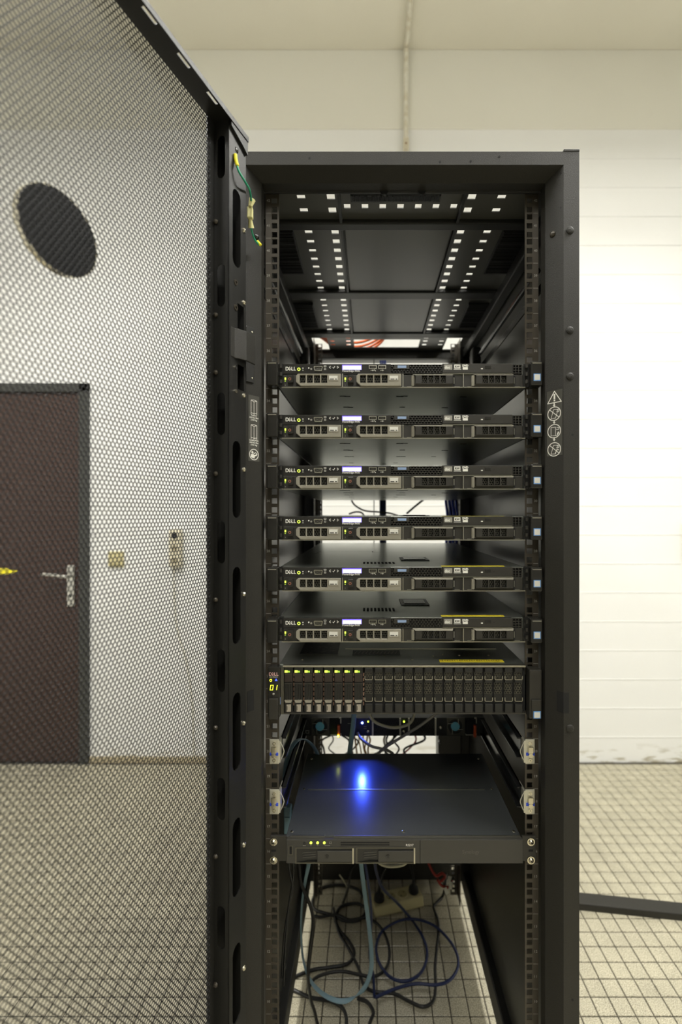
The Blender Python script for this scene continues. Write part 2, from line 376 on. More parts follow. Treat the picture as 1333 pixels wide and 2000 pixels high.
# brown room door (seen through the mesh door)
M_WOOD = mat('brown_door_laminate', (0.044,0.020,0.014), 0.5, noise=(3.5,(0.037,0.016,0.011),0.3))
M_DFRAME = mat('door_frame_paint', (0.035,0.036,0.032), 0.4)
dr = tag(MB().box(DX0+.045,DX1-.052,RY1-.006,RY1+.014,0.006,DZ1-.05).build('door_1', M_WOOD, bev=.002), 'dark brown room door seen through the perforated door', 'door', kind='structure')
MB().box(DX1-.05,DX1,RY1-.022,RY1+.02,0,DZ1).box(DX0,DX0+.045,RY1-.022,RY1+.02,0,DZ1).box(DX0,DX1,RY1-.022,RY1+.02,DZ1-.048,DZ1).build('door_frame', M_DFRAME, dr, bev=.003)
M_ALU = mat('brushed_aluminium', (0.62,0.61,0.57), 0.32, 1.0)
hx, hz = (139-VX)*2.52/FPX, H+(VY-1144)*2.52/FPX
hd = MB().box(hx-.021,hx+.021,RY1-.016,RY1-.006,hz-.113,hz+.113).build('door_handle', M_ALU, dr, bev=.004)
MB().tube([(hx,RY1-.014,hz+.056),(hx,RY1-.05,hz+.056),(hx-.012,RY1-.058,hz+.057),(hx-.06,RY1-.058,hz+.064),(hx-.125,RY1-.056,hz+.070)], .0095, 10).build('lever', M_ALU, hd)
MB().cyl((hx,RY1-.018,hz-.055),'y',.008,.004,12).build('keyhole', M_VOID, hd)
ty = H+(VY-1116)*2.52/FPX
tp = MB().prism([(-2.45,ty-.014),(-2.02,ty-.016),(-1.975,ty-.012),(-1.945,ty-.002),(-1.935,ty+.004),(-1.965,ty+.006),(-2.0,ty+.016),(-2.45,ty+.018)], XZ, RY1-.0085, RY1-.006).build('warning_tape', M_TAPE)
tag(tp, 'strip of yellow tape with a torn end across the brown door', 'tape')

# switch, socket column and its cable on the back wall
def wpt(px,py): return ((px-VX)*RY1/FPX, H+(VY-py)*RY1/FPX)
x,z = wpt(228,1092)
sw = empty('light_switch', (x,RY1,z-.042), 'square cream light switch on the wall right of the brown door', 'switch')
MB().box(-.042,.042,-.012,0,0,.084).build('plate', M_CREAM, sw, bev=.004)
MB().box(-.028,.028,-.019,-.011,.014,.07).build('rocker', M_CREAM, sw, bev=.003)
def socket_unit(name, x, z0, n, label, top_dark):
    s_ = empty(name, (x,RY1,z0), label, 'socket')
    M_S = mat('ivory_socket', (0.66,0.61,0.46), 0.45)
    MB().box(-.032,.032,-.032,0,0,.068*n).build('housing', M_S, s_, bev=.005)
    for k in range(n):
        zz = .034+.068*k
        MB().ring((0,-.036,zz),'y',.018,.024,.006,20).build('socket_rim', M_S, s_)
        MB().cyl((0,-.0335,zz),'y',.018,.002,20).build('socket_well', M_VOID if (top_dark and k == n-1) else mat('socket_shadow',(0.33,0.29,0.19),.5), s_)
        for q in (-1,1): MB().cyl((q*.0095,-.0345,zz),'y',.0026,.0012,8).build('pin_hole', M_VOID, s_)
    return s_
x,z = wpt(346,1106)
socket_unit('wall_socket', x, z, 3, 'column of three cream wall sockets beside the rack door hinge', True)
cb = MB().tube([(x-.012,RY1-.016,z+.005),(x-.012,RY1-.012,z-.12),(x+.004,RY1-.01,z-.34),(x+.05,RY1-.01,z-.5),(x+.085,RY1-.01,z-.72),(x+.095,RY1-.01,z-.95),(x+.1,RY1-.018,.05)], .0028, 8).build('socket_cable', M_BEIGE)
tag(cb, 'thin beige cable drooping down the wall from the three wall sockets', 'cable')
x,z = wpt(1345,1096)
socket_unit('wall_socket', x, z, 3, 'tan wall socket cut off by the right edge of the picture', False)

# black steel bar lying on the floor to the right
a = Vector((0.46,1.645)); b = Vector((1.42,1.522)); dv = (b-a).normalized(); nv = Vector((-dv.y,dv.x)); L = (b-a).length
br = empty('steel_bar', (a.x,a.y,0), 'long flat black steel bar lying on the tiles right of the rack', 'bar', rz=math.atan2(dv.y,dv.x))
MB().box(0,L,-.025,.025,.021,.0235).box(0,L,-.025,-.0225,0,.021).box(0,L,.0225,.025,0,.021).build('channel', M_RACK, br, bev=.0015)
for t in (.06,L-.06): MB().ring((t,0,.0232),'z',.004,.008,.0012,14).build('bolt_hole', M_BLACK, br)
for t in (0.0,L-.002): MB().box(t,t+.002,-.022,.022,0,.021).build('end_cap', M_RACK, br)

# ceiling lamp housings
M_DIFF = mat('lamp_diffuser', (0.9,0.9,0.85), 0.4, emit=LAMP_COL, es=19.0)
M_HOUS = mat('lamp_housing', (0.80,0.80,0.77), 0.4)
names = ['ceiling strip lamp up to the left of the rack','ceiling strip lamp up to the right of the rack','ceiling strip lamp above and behind the viewer']
for (lx_,ly_,ll_,pw_),nm in zip(LAMPS,names):
    lt = empty('ceiling_lamp', (lx_,ly_,LAMP_Z), nm, 'lamp', 'ceiling strip lamps')
    MB().box(-.15,.15,-ll_/2,ll_/2,.0,.07).build('housing', M_HOUS, lt, bev=.006)
    MB().box(-.135,.135,-ll_/2+.02,ll_/2-.02,-.045,.0).build('diffuser', M_DIFF, lt)
    for q in (-.4,.4): MB().cyl((0,q*ll_,.07),'z',.006,RZ-LAMP_Z-.07,8).build('suspension_rod', M_HOUS, lt)

# ================================================================== RACK
XC, YF = 0.058, 0.76
POST_Y = 0.815
rack = empty('server_rack', (XC,YF,0), 'tall black server rack with its perforated front door swung open', 'server rack')
TOP = 1.9705
# front frame: one folded profile swept up the left side, over the top and down the right, mitred
prof = [(0.0,0.0,0.05),(0.0,0.0,0.0),(0.026,0.022,0.0),(0.047,0.0345,0.025),(0.047,0.0345,0.045),(0.0,0.0,0.05)]   # inset x, inset z, y
ff = MB(); HWD = 0.290
rows = [[(-(HWD-ix),y,0.045),(-(HWD-ix),y,TOP-iz),(HWD-ix,y,TOP-iz),(HWD-ix,y,0.045)] for ix,iz,y in prof]
for r0,r1 in zip(rows[:-1],rows[1:]):
    for k in range(3): ff.add([r0[k],r0[k+1],r1[k+1],r1[k]],[(0,1,2,3)])
for k in (0,3): ff.add([r[k] for r in rows[:-1]],[tuple(range(len(rows)-1))])
ff.build('front_frame', M_RACK, rack)
MB().box(-HWD+.047,HWD-.047,.0,.05,.045,.10).build('sill', M_RACK, rack, bev=.002)
for s_ in (-1,1):    # raised corner caps
    MB().box(min(s_*.264,s_*.2905),max(s_*.264,s_*.2905),-.0008,.05,TOP,TOP+.004).build('corner_cap', M_RACK, rack, bev=.001)
# inner top beam with two studs
MB().box(-.243,.243,.045,.051,1.9345,1.9440).build('inner_beam', M_RACK2, rack, bev=.002)
for px in (751,825):
    X = (px-VX)*.80/FPX-XC
    MB().cyl((X,.043,1.9375),'y',.0075,.004,16).build('stud', M_BLACK, rack)
X = (830-VX)*.775/FPX-XC
MB().strokes([[(X-.008,0.008),(X-.008,.022),(X+.008,.022),(X+.008,.008)]],.0012,lambda a,b,c:(a,b,TOP-.0235-b*.42+.001)).build('cut_line', M_VOID, rack)
# roof sheet with its rows of square holes and the cable openings
RZ0 = H+0.575
sq = lambda cx,cy,h: rect(cx-h,cx+h,cy-h,cy+h)
holes = []
colx = (.128,.182)
ys_a = [.832,.868]; ys_b = [.935+.033*k for k in range(8)]; ys_c = [1.2325+.0328*k for k in range(7)]; ys_d = [1.498,1.527,1.558]
for y in ys_a+ys_b+ys_c+ys_d:
    for s_ in (-1,1):
        holes.append(sq(s_*colx[0], y-YF, .0072)); holes.append(rect(s_*colx[1]-.0074,s_*colx[1]+.0074,y-YF-.0050,y-YF+.0050))
for k in range(7): holes.append(sq(-.0995+.0332*k, .857-YF, .0060)); 
for k in range(7): holes.append(rect(-.0995+.0332*k-.006,-.0995+.0332*k+.006,1.485-YF-.004,1.485-YF+.004))
holes.append(rect(-.110,.110,1.512-YF,1.585-YF))
for s_ in (-1,1): holes.append(rect(min(s_*.197,s_*.247),max(s_*.197,s_*.247),1.482-YF,1.605-YF))
roof = MB().plate(rect(-.283,.283,.035,.99), holes, XY, RZ0, RZ0+.0018).build('roof_panel', M_ROOF, rack)
for y0,y1 in ((.893,.915),(1.172,1.208),(1.438,1.474)):
    MB().box(-.283,.283,y0-YF,y1-YF,RZ0-.010,RZ0-.0005).build('roof_rib', M_RACK2, rack, bev=.002)
for s_ in (-1,1):
    MB().box(s_*.113-.0025,s_*.113+.0025,.05,1.474-YF,RZ0-.009,RZ0-.0005).build('roof_seam', M_RACK2, rack)
for y0,y1 in ((.917,1.170),(1.210,1.436)):
    MB().box(-.108,.108,y0-YF,y1-YF,RZ0-.006,RZ0-.0007).build('knockout_panel', M_ROOF, rack, bev=.0015)
def brush(x0,x1,y0,y1,axis):
    f = MB().box(x0,x1,y0,y0+.003,RZ0-.008,RZ0-.001).box(x0,x1,y1-.003,y1,RZ0-.008,RZ0-.001).box(x0,x0+.003,y0,y1,RZ0-.008,RZ0-.001).box(x1-.003,x1,y0,y1,RZ0-.008,RZ0-.001).build('brush_grommet', M_RACK2, rack)
    b_ = MB(); rg = random.Random(3)
    if axis == 'y':
        n = int((x1-x0)/.0016)
        for k in range(n):
            x = x0+.003+(x1-x0-.006)*k/n; j = rg.uniform(-.0006,.0006)
            b_.box(x,x+.0009,y0+.002,y1-.002,RZ0-.0075+j-rg.uniform(0,.003),RZ0-.003)
    else:
        n = int((y1-y0)/.0022)
        for k in range(n):
            y = y0+.003+(y1-y0-.006)*k/n; j = rg.uniform(-.0006,.0006)
            b_.box(x0+.002,x1-.002,y,y+.0012,RZ0-.0075+j-rg.uniform(0,.003),RZ0-.003)
    o = b_.build('bristles', M_BLACK, f); o['kind'] = 'stuff'
brush(-.092,.070,.815-YF,.834-YF,'y')
for s_ in (-1,1):
    brush(min(s_*.212,s_*.268),max(s_*.212,s_*.268),.920-YF,1.085-YF,'x')
    brush(min(s_*.212,s_*.268),max(s_*.212,s_*.268),1.245-YF,1.40-YF,'x')
# mounting posts, front and rear, every square hole cut
def post(side, y, name, flip):
    s_ = side; p = MB(); z = .075
    def bx(a0,a1,z0,z1): p.box(min(s_*a0,s_*a1),max(s_*a0,s_*a1),y,y+.002,z0,z1)
    bx(.2185,.2218,.075,1.9485); bx(.2316,.2425,.075,1.9485)      # strips left and right of the holes
    for u in range(42):
        for dz in (.00635,.02223,.0381):
            zc_ = .082+u*.04445+dz
            bx(.2218,.2316,z,zc_-.0048); z = zc_+.0048                # bar between two holes
    bx(.2218,.2316,z,1.9485)
    x0,x1 = min(s_*.2405,s_*.2425),max(s_*.2405,s_*.2425)
    if flip: p.box(x0,x1,y-.05,y,.075,1.9485)
    else: p.box(x0,x1,y+.002,y+.05,.075,1.9485)
    return p.build(name, M_POST, rack)
pf = [post(-1,POST_Y-YF,'mounting_post',False), post(1,POST_Y-YF,'mounting_post',False)]
post(-1,1.56-YF,'rear_mounting_post',True); post(1,1.56-YF,'rear_mounting_post',True)
nm_bodies = MB()
for s_,p in ((-1,pf[0]),(1,pf[1])):
    t = MB()
    for u in range(43): t.strokes([[(s_*.2335,.082+u*.04445),(s_*.2415,.082+u*.04445)]],.0008,XZ,POST_Y-YF-.0003)
    t.build('unit_ticks', M_GREYP, p)['kind'] = 'stuff'
    for u in range(42):
        if u < 7: continue
        text_mesh(str(u+1), .0062, M_GREYP, 'unit_number', p, lambda a,b,c,s_=s_,u=u:(s_*.2375+a,POST_Y-YF-.0003,.082+u*.04445+.0202+b), .00015, 'CENTER')
# side panels, pillars, base, rear beams
for s_ in (-1,1):
    MB().box(min(s_*.283,s_*.2865),max(s_*.283,s_*.2865),.05,1.06,.14,1.935).build('side_panel', M_SIDE, rack)
    MB().box(min(s_*.246,s_*.282),max(s_*.246,s_*.282),1.0,1.06,.05,1.95).build('rear_pillar', M_RACK2, rack, bev=.002)
    MB().box(min(s_*.246,s_*.282),max(s_*.246,s_*.282),.80,.84,.12,1.94).build('rear_upright', M_RACK2, rack, bev=.002)
    MB().box(min(s_*.262,s_*.286),max(s_*.262,s_*.286),.05,1.0,.085,.15).build('base_rail', M_RACK2, rack, bev=.003)
    MB().box(min(s_*.258,s_*.282),max(s_*.258,s_*.282),.05,1.0,1.9,1.925).build('top_rail', M_RACK2, rack, bev=.003)
    # round bar along the upper side with its clamp
    MB().cyl((s_*.243,.06,1.805),'y',.0055,.76,12).build('side_bar', M_RAIL, rack)
    MB().box(s_*.252-.0015,s_*.252+.0015,.06,.82,1.77,1.785).build('side_strip', M_RAIL, rack)
    c_ = MB().box(s_*.238-.012,s_*.238+.012,.50,.54,1.775,1.83).build('bar_clamp', M_BLACK, rack, bev=.005)
    MB().cyl((s_*.236,.498,1.783),'y',.009,.03,14).build('clamp_knob', M_SATIN, c_)
    for y in (.10,.97):
        MB().cyl((s_*.268,y,0),'z',.02,.012,16).cyl((s_*.268,y,.012),'z',.007,.075,12).build('levelling_foot', M_BLACK, rack)
MB().box(-.246,.246,.855,.875,H+.548,H+.577).build('rear_top_beam', M_RACK, rack, bev=.002)
MB().box(-.246,.246,.955,.985,.002,.12).build('rear_sill', M_RACK, rack, bev=.002)
MB().box(-.24,.24,.85,.90,.20,.235).build('rear_cross_bar', M_RACK2, rack, bev=.002)
MB().box(-.246,.246,1.045,1.05,.11,.40).build('rear_light_block', M_RACK2, rack)  # unseen sheet added to keep light out of the rack interior
# vertical cable manager low on the right at the rear
MB().box(.165,.236,.70,.78,.25,.885).build('cable_manager', M_BLACK, rack, bev=.004)
for k in range(14): MB().box(.16,.168,.69,.70,.27+k*.043,.30+k*.043).build('manager_finger', M_BLACK, rack)
# screws, holes and slots in the front frame
xs_ = (1114-VX)*YF/FPX-XC
for y in (450,645,735,1423):
    zz = H+(VY-y)*YF/FPX
    for s_ in (-1,1): MB().dome((s_*xs_,0,zz),'-y',.0068,.003,14).build('dome_screw', M_RACK, rack)
MB().dome((.2515,.0145,H+(VY-458)*.775/FPX),(-.77,-.64,0),.0052,.004,12).build('dome_screw', M_POST, rack)
for px,py in ((605,309),(860,316),(920,315),(976,306),(1119,849),(1119,1953)):
    MB().cyl(((px-VX)*YF/FPX-XC,-.0004,H+(VY-py)*YF/FPX),'y',.0019,.0005,10).build('screw_hole', M_VOID, rack)
RW = math.hypot(.021,.025)
def rev(side):
    """a = from the picture's left edge of the slanted reveal to its right, b = z, c = lift off the surface"""
    ux, uy = (.021/RW, .025/RW*(-side))
    ox, oy = ((.243,.025) if side > 0 else (-.264,0.0))
    nx, ny = (-.025/RW*side, -.021/RW)
    return lambda a,b,c: (ox+ux*a+nx*c, oy+uy*a+ny*c, b)
RR, RL = rev(1), rev(-1)
for py in (340,407): MB().cyl(RR(.028,H+(VY-py)*.765/FPX,.0003),(RR(0,0,1)[0]-RR(0,0,0)[0],RR(0,0,1)[1]-RR(0,0,0)[1],0),.0015,.0003,8).build('screw_hole', M_VOID, rack)
z0,z1 = H+(VY-1387)*.772/FPX, H+(VY-1347)*.772/FPX
MB().prism(rect(.004,.017,z0,z1), RL, 0.0002, .0006).build('latch_slot', M_VOID, rack)
MB().prism(rect(.021,RW,z0,z1), RR, 0.0002, .0006).build('latch_slot', M_VOID, rack)
MB().box(.2637,.2725,-.0006,-.0002,z0,z1).build('latch_slot', M_VOID, rack)
z0,z1 = H+(VY-748)*.768/FPX, H+(VY-640)*.768/FPX
sp = MB().prism(rect(.001,.016,z0,z1), RL, 0.0, .003).build('strike_plate', M_RACK2, rack, bev=.001)
for zz in (z0+.008,z1-.008,z1-.03): MB().dome(RL(.012,zz,.003),(RL(0,0,1)[0]-RL(0,0,0)[0],RL(0,0,1)[1]-RL(0,0,0)[1],0),.002,.0012,8).build('plate_screw', M_CHROME, sp)
# warning stickers on the reveals
M_STK = mat('sticker_film', (0.055,0.053,0.043), 0.3)
def arc(cx,cz,r,a0=0,a1=360,n=28): return [(cx+r*math.cos(math.radians(a0+(a1-a0)*i/n)), cz+r*math.sin(math.radians(a0+(a1-a0)*i/n))) for i in range(n+1)]
SR = 1158.0
zr = lambda py: H+(VY-py)/SR
st = MB().prism(rect(.0035,.0305,zr(890),zr(763)), RR, .0001, .0004).build('warning_sticker', M_STK, rack)
g = MB(); cx = .0165
g.strokes([[(cx-.0115,zr(787)),(cx+.0125,zr(787)),(cx+.0005,zr(765)),(cx-.0115,zr(787))]], .0013, RR, .0007)
g.strokes([[(cx+.0005,zr(771)),(cx+.0005,zr(779))]], .0028, RR, .0007); g.strokes([[(cx+.0005,zr(782.2)),(cx+.0005,zr(783.2))]], .0026, RR, .0007)
for py in (792,825.5,859): 
    g.strokes([[(cx,zr(py-4)),(cx,zr(py))]], .002, RR, .0007); g.add([RR(cx-.0026,zr(py-.5),.0007),RR(cx+.0026,zr(py-.5),.0007),RR(cx,zr(py+3),.0007)],[(0,2,1)])
for py,kind in ((808.5,0),(842.5,1),(878,0)):
    cz = zr(py); g.strokes([arc(cx,cz,.0113)], .0014, RR, .0007)
    sl = .0022 if kind == 0 else 0
    g.strokes([[(cx-.0055,cz-.0075),(cx+.0025,cz-.0078),(cx+.0025+sl*2,cz+.0065),(cx-.0055+sl*2,cz+.0068),(cx-.0055,cz-.0075)]], .0008, RR, .0007)
    g.strokes([[(cx+.0045,cz+.0055),(cx+.0085,cz+.005),(cx+.008,cz+.002),(cx+.004,cz+.0025)]], .0008, RR, .0007)
    if kind == 0: g.strokes([[(cx-.008,cz+.0075),(cx+.008,cz-.0065)]], .0011, RR, .0007)
    else: g.strokes([[(cx+.006,cz-.006),(cx+.0075,cz-.0025)]], .0022, RR, .0007); g.strokes([[(cx+.002,cz-.0078),(cx+.006,cz-.0078)]], .0009, RR, .0007)
    if py > 860: g.strokes([[(cx+.0045,cz-.001),(cx+.008,cz-.0015)],[(cx+.002,cz-.0065),(cx+.0045,cz-.002)]], .0012, RR, .0007)
g.build('warning_pictogram', M_WHITE, st)
st = MB().prism(rect(.006,.028,zr(901),zr(773)), RL, .0001, .0004).build('weight_sticker', M_STK, rack)
g = MB(); cx = .017
for py in (795,843):
    cz = zr(py); w_,h_ = .0058,.0105
    g.strokes([[(cx-w_,cz-h_),(cx-w_,cz+h_),(cx,cz+h_+.001),(cx+w_,cz+h_),(cx+w_,cz-h_),(cx,cz-h_-.001),(cx-w_,cz-h_)],[(cx,cz-h_-.001),(cx,cz+h_-.002)],[(cx-w_,cz+h_),(cx,cz+h_-.002),(cx+w_,cz+h_)],
               [(cx-w_,cz-h_),(cx-w_,cz-h_-.003)],[(cx+w_,cz-h_),(cx+w_,cz-h_-.003)],[(cx,cz-h_-.001),(cx,cz-h_-.0035)]], .0009, RL, .0007)
cz = zr(888); g.strokes([arc(cx,cz,.0088)], .0014, RL, .0007)
g.add([RL(a,b,.0007) for a,b in circ(cx-.003,cz+.0035,.0022,10)],[tuple(range(10))])
g.add([RL(cx+a,cz+b,.0007) for a,b in ((-.0065,-.005),(.001,-.0065),(.002,-.003),(.0065,-.001),(.006,.0015),(.001,-.001),(-.002,.001),(-.006,.0005))],[tuple(range(8))])
g.strokes([[(cx-.0005,cz+.001),(cx+.003,cz+.0035),(cx+.0065,cz+.001)]], .0012, RL, .0007)
g.build('weight_pictogram', M_WHITE, st)
for py,tx in ((812,'Casters:'),(816.5,'2250 lbs Max'),(821,'(1020 kg)'),(860.5,'Leveling Feet:'),(865,'3000 lbs Max'),(869.5,'(1361 kg)')):
    text_mesh(tx, .0036, M_WHITE, 'weight_text', st, lambda a,b,c,py=py: RL(.017+a*.93,zr(py)+b-.001,.0007), .0001, 'CENTER')

# ------------------------------------------------------------------ the perforated front door, hinged on the left, opened 109 degrees
SN, CS = math.sin(math.radians(19)), math.cos(math.radians(19))
def D(u,v,z): return (-.2-SN*u+CS*v-XC, .74-CS*u-SN*v-YF, z)
UZ = lambda a,b,c: D(a,c,b)
NRM = Vector((CS,-SN,0)); EU = Vector((-SN,-CS,0))
DZ0, DZT = 0.06, 1.938
hA = [slot(.0495,.069,b,b+.114) for b in [1.7335]+[1.364-.1855*k for k in range(7)]] + [rect(.041,.057,1.645,1.682), rect(.041,.057,1.555,1.592)]
door = MB().plate(rect(.036,.078,DZ0,DZT), hA, UZ, .0235, .025)
hB = [slot(.005,.0185,b,b+.062) for b in [1.8548-.1855*k for k in range(10)]]
door.plate(rect(0,.025,DZ0,DZT), hB, lambda a,b,c: D(.078+c,a,b), -.0012, 0)
door.prism(rect(0,.0925,DZ0,DZT), UZ, -.0022, -.0004)                       # outer skin behind the channel
door.prism(rect(.036,.038,DZ0,DZT), UZ, -.0004, .0235)                      # hinge-side wall
door.prism(rect(.575,.60,DZ0,DZT), UZ, -.0022, .022)
door.prism(rect(.0,.60,DZ0,DZ0+.02), UZ, -.0022, .022)
hT = [rect(.102+.055*k,.122+.055*k,.021,.0245) for k in range(9)]
door.plate(rect(.036,.60,-.002,.029), hT, lambda a,b,c: D(a,b,c), DZT, DZT+.0015)
door.prism(rect(.036,.60,DZT-.004,DZT+.0035), UZ, .029, .0302)
door = door.build('front_door', M_RACK2, rack)
door['label'] = 'perforated black door of the rack, swung open'
MB().prism([(.0365,DZT-.001),(.0365,DZT-.024),(.05,DZT-.018),(.077,DZT-.010),(.077,DZT-.001)], UZ, .0252, .029).build('corner_bracket', M_RACK2, door)
MB().prism([(.075,.0255),(.066,.0262),(.05,.0355),(.030,.0375),(.0245,.034),(.028,.0335),(.05,.032),(.066,.0235)], lambda a,b,c: D(a,b,c), 1.598, 1.642).build('hinge', M_RACK, door, bev=.001)
for z in (1.71,1.673): MB().ring(D(.062,.0252,z),NRM,.002,.0042,.001,12).build('hinge_eyelet', M_POST, door)
for z in (1.585,1.55): MB().cyl(D(.062,.0252,z),NRM,.003,.0012,10).build('hinge_screw', M_CHROME, door)
rv = MB().dome((0,0,0),NRM,.0038,.0035,10).build('rivet', M_CHROME, door, loc=D(.0415,.025,1.798))
for z in (1.689,1.549,1.437,1.249,1.0545,.871,.685): share(rv, door, D(.0415,.025,z))
rv = MB().dome((0,0,0),EU,.0036,.0035,10).build('rivet', M_POST, door, loc=D(.079,.0035,1.793))
for z in (1.658,1.575,1.4285,1.246,1.061,.8745,.689): share(rv, door, D(.079,.0035,z))
# perforated sheet: staggered hexagonal holes, all cut
R_ = 0.00313; pit = R_*math.sqrt(3); rowp = 1.5*R_; hs_ = 0.865
us = []
nr = int((DZT-DZ0-.02)/rowp)
cent = []
for j in range(nr+1):
    z = DZ0+.02+j*rowp; off = (j%2)*pit/2
    u = np.arange(.0905+off, .578, pit)
    cent.append(np.stack([u, np.full_like(u,z)],1))
cent = np.concatenate(cent)
ang = np.radians(np.arange(6)*60+30)
hexv = np.stack([np.cos(ang),np.sin(ang)],1)*R_
ring3 = np.concatenate([np.c_[hexv,np.full(6,.0006)], np.c_[hexv*hs_,np.full(6,.0006)], np.c_[hexv*hs_,np.full(6,-.0006)]])   # (u,z,v)
q = (cent[:,None,:]+ring3[None,:,:2]); vv = np.broadcast_to(ring3[None,:,2],(len(cent),18))
Uq, Zq = q[...,0], q[...,1]
Vx = -.2-SN*Uq+CS*vv-XC; Vy = .74-CS*Uq-SN*vv-YF
Vm = np.stack([Vx,Vy,Zq],-1).reshape(-1,3)
fc = [(i,(i+1)%6,6+(i+1)%6,6+i) for i in range(6)]+[(6+i,6+(i+1)%6,12+(i+1)%6,12+i) for i in range(6)]
Fm = (np.array(fc)[None]+(np.arange(len(cent))*18)[:,None,None]).reshape(-1,4)
o = bpy.data.objects.new('perforated_sheet', np_mesh('perforated_sheet', Vm, Fm, M_MESH)); COL.objects.link(o); o.parent = door; o['kind'] = 'stuff'
bc = D(.309,-.002,1.646)
bd = MB().cyl(bc, -NRM, .0395, .006, 40).build('badge', M_VOID, door)
bd['label'] = 'round black badge on the outside of the mesh'
MB().ring(bc, -NRM, .0395, .0406, .006, 40).build('badge_rim', M_CHROME, door)

# earth wire between door and frame
ew = MB().tube([at(463,321,.668),at(467,335,.670),at(479,355,.680),at(488,372,.70),at(491,392,.715)], .0016, 8).tube([at(490,440,.735),at(493,455,.742),at(498,468,.75),at(505,477,.757),at(509,480,.76)], .0016, 8)
ew.v = [(x-XC,y-YF,z) for x,y,z in ew.v]; ew = ew.build('earth_wire', M_GREEN, rack)
def rel(p): return (p[0]-XC,p[1]-YF,p[2])
MB().tube([rel(at(460,302,.670)),rel(at(461,312,.669)),rel(at(464,324,.668))], .0026, 8).build('ferrule', M_TAPE, ew)
MB().tube([rel(at(503,471,.757)),rel(at(508,477,.7575)),rel(at(510,479,.7575))], .0024, 8).build('ferrule', M_TAPE, ew)
MB().cyl(rel(at(493,390,.72)),(at(489,403,.72)-at(493,390,.72)),.0052,.011,10,.003).build('connector', M_PALEY, ew)
MB().box(-.0042,.0042,-.004,.004,0,.017).build('connector', M_PALEY, ew, bev=.001, loc=rel(at(489,427,.725)))
MB().cyl(rel(at(489,428,.728)),(at(491,447,.735)-at(489,428,.728)),.003,.012,10,.0048).build('connector', M_PALEY, ew)
MB().dome(rel(at(460,294,.6765)),NRM,.005,.004,14).build('earth_screw', M_SATIN, ew)
MB().dome(RL(.0225,H+(VY-461)*.775/FPX,.0),(.77,-.64,0),.0048,.004,14).build('earth_screw', M_SATIN, ew)

# ================================================================== SLIM SERVERS (1U)
SE = 1116.0
sx = lambda p: (p-786.7)/SE
UB = lambda u: .082+(u-1)*.04445
sz = lambda q: (VY-q)/SE-.2233
def hex_grille(name, x0, x1, z0, z1, y, pitch, parent, m, hs=.72, th=.0012):
    """small perforated sheet: staggered hexagonal openings"""
    b = MB(); R = pitch/math.sqrt(3); rp = 1.5*R; j = 0; z = z0+R*.8
    while z < z1-R*.5:
        x = x0+pitch*.5+(pitch*.5 if j%2 else 0)
        while x < x1-pitch*.4:
            o = [(x+R*math.cos(math.radians(60*k+30)), z+R*math.sin(math.radians(60*k+30))) for k in range(6)]
            i = [(x+R*hs*math.cos(math.radians(60*k+30)), z+R*hs*math.sin(math.radians(60*k+30))) for k in range(6)]
            vs_ = [(a,y,c) for a,c in o]+[(a,y,c) for a,c in i]+[(a,y+th,c) for a,c in i]
            b.add(vs_, [(k,(k+1)%6,6+(k+1)%6,6+k) for k in range(6)]+[(6+k,6+(k+1)%6,12+(k+1)%6,12+k) for k in range(6)])
            x += pitch
        z += rp; j += 1
    o = b.build(name, m, parent); o['kind'] = 'stuff'
    return o
def logo(parent, x, z, size, y, m):
    """the maker's word mark with its leaning E"""
    g = None; b = MB(); fn = lambda a,c,d:(x+a*size, y, z+c*size)
    w_ = .2*size
    b.strokes([[(.0,.0),(.0,1.0)],[(0,1),(.45,1),(.75,.75),(.75,.25),(.45,0),(0,0)]], .24, fn)
    th = math.radians(38); ce = (1.28,.5)
    rot = lambda a,c: (ce[0]+a*math.cos(th)-c*math.sin(th), ce[1]+a*math.sin(th)+c*math.cos(th))
    b.strokes([[rot(-.38,-.42),rot(-.38,.42)],[rot(-.38,.42),rot(.38,.42)],[rot(-.38,0),rot(.34,0)],[rot(-.38,-.42),rot(.38,-.42)]], .19, fn)
    b.strokes([[(1.92,1),(1.92,0),(2.4,0)],[(2.72,1),(2.72,0),(3.2,0)]], .24, fn)
    return b.build('logo', m, parent)

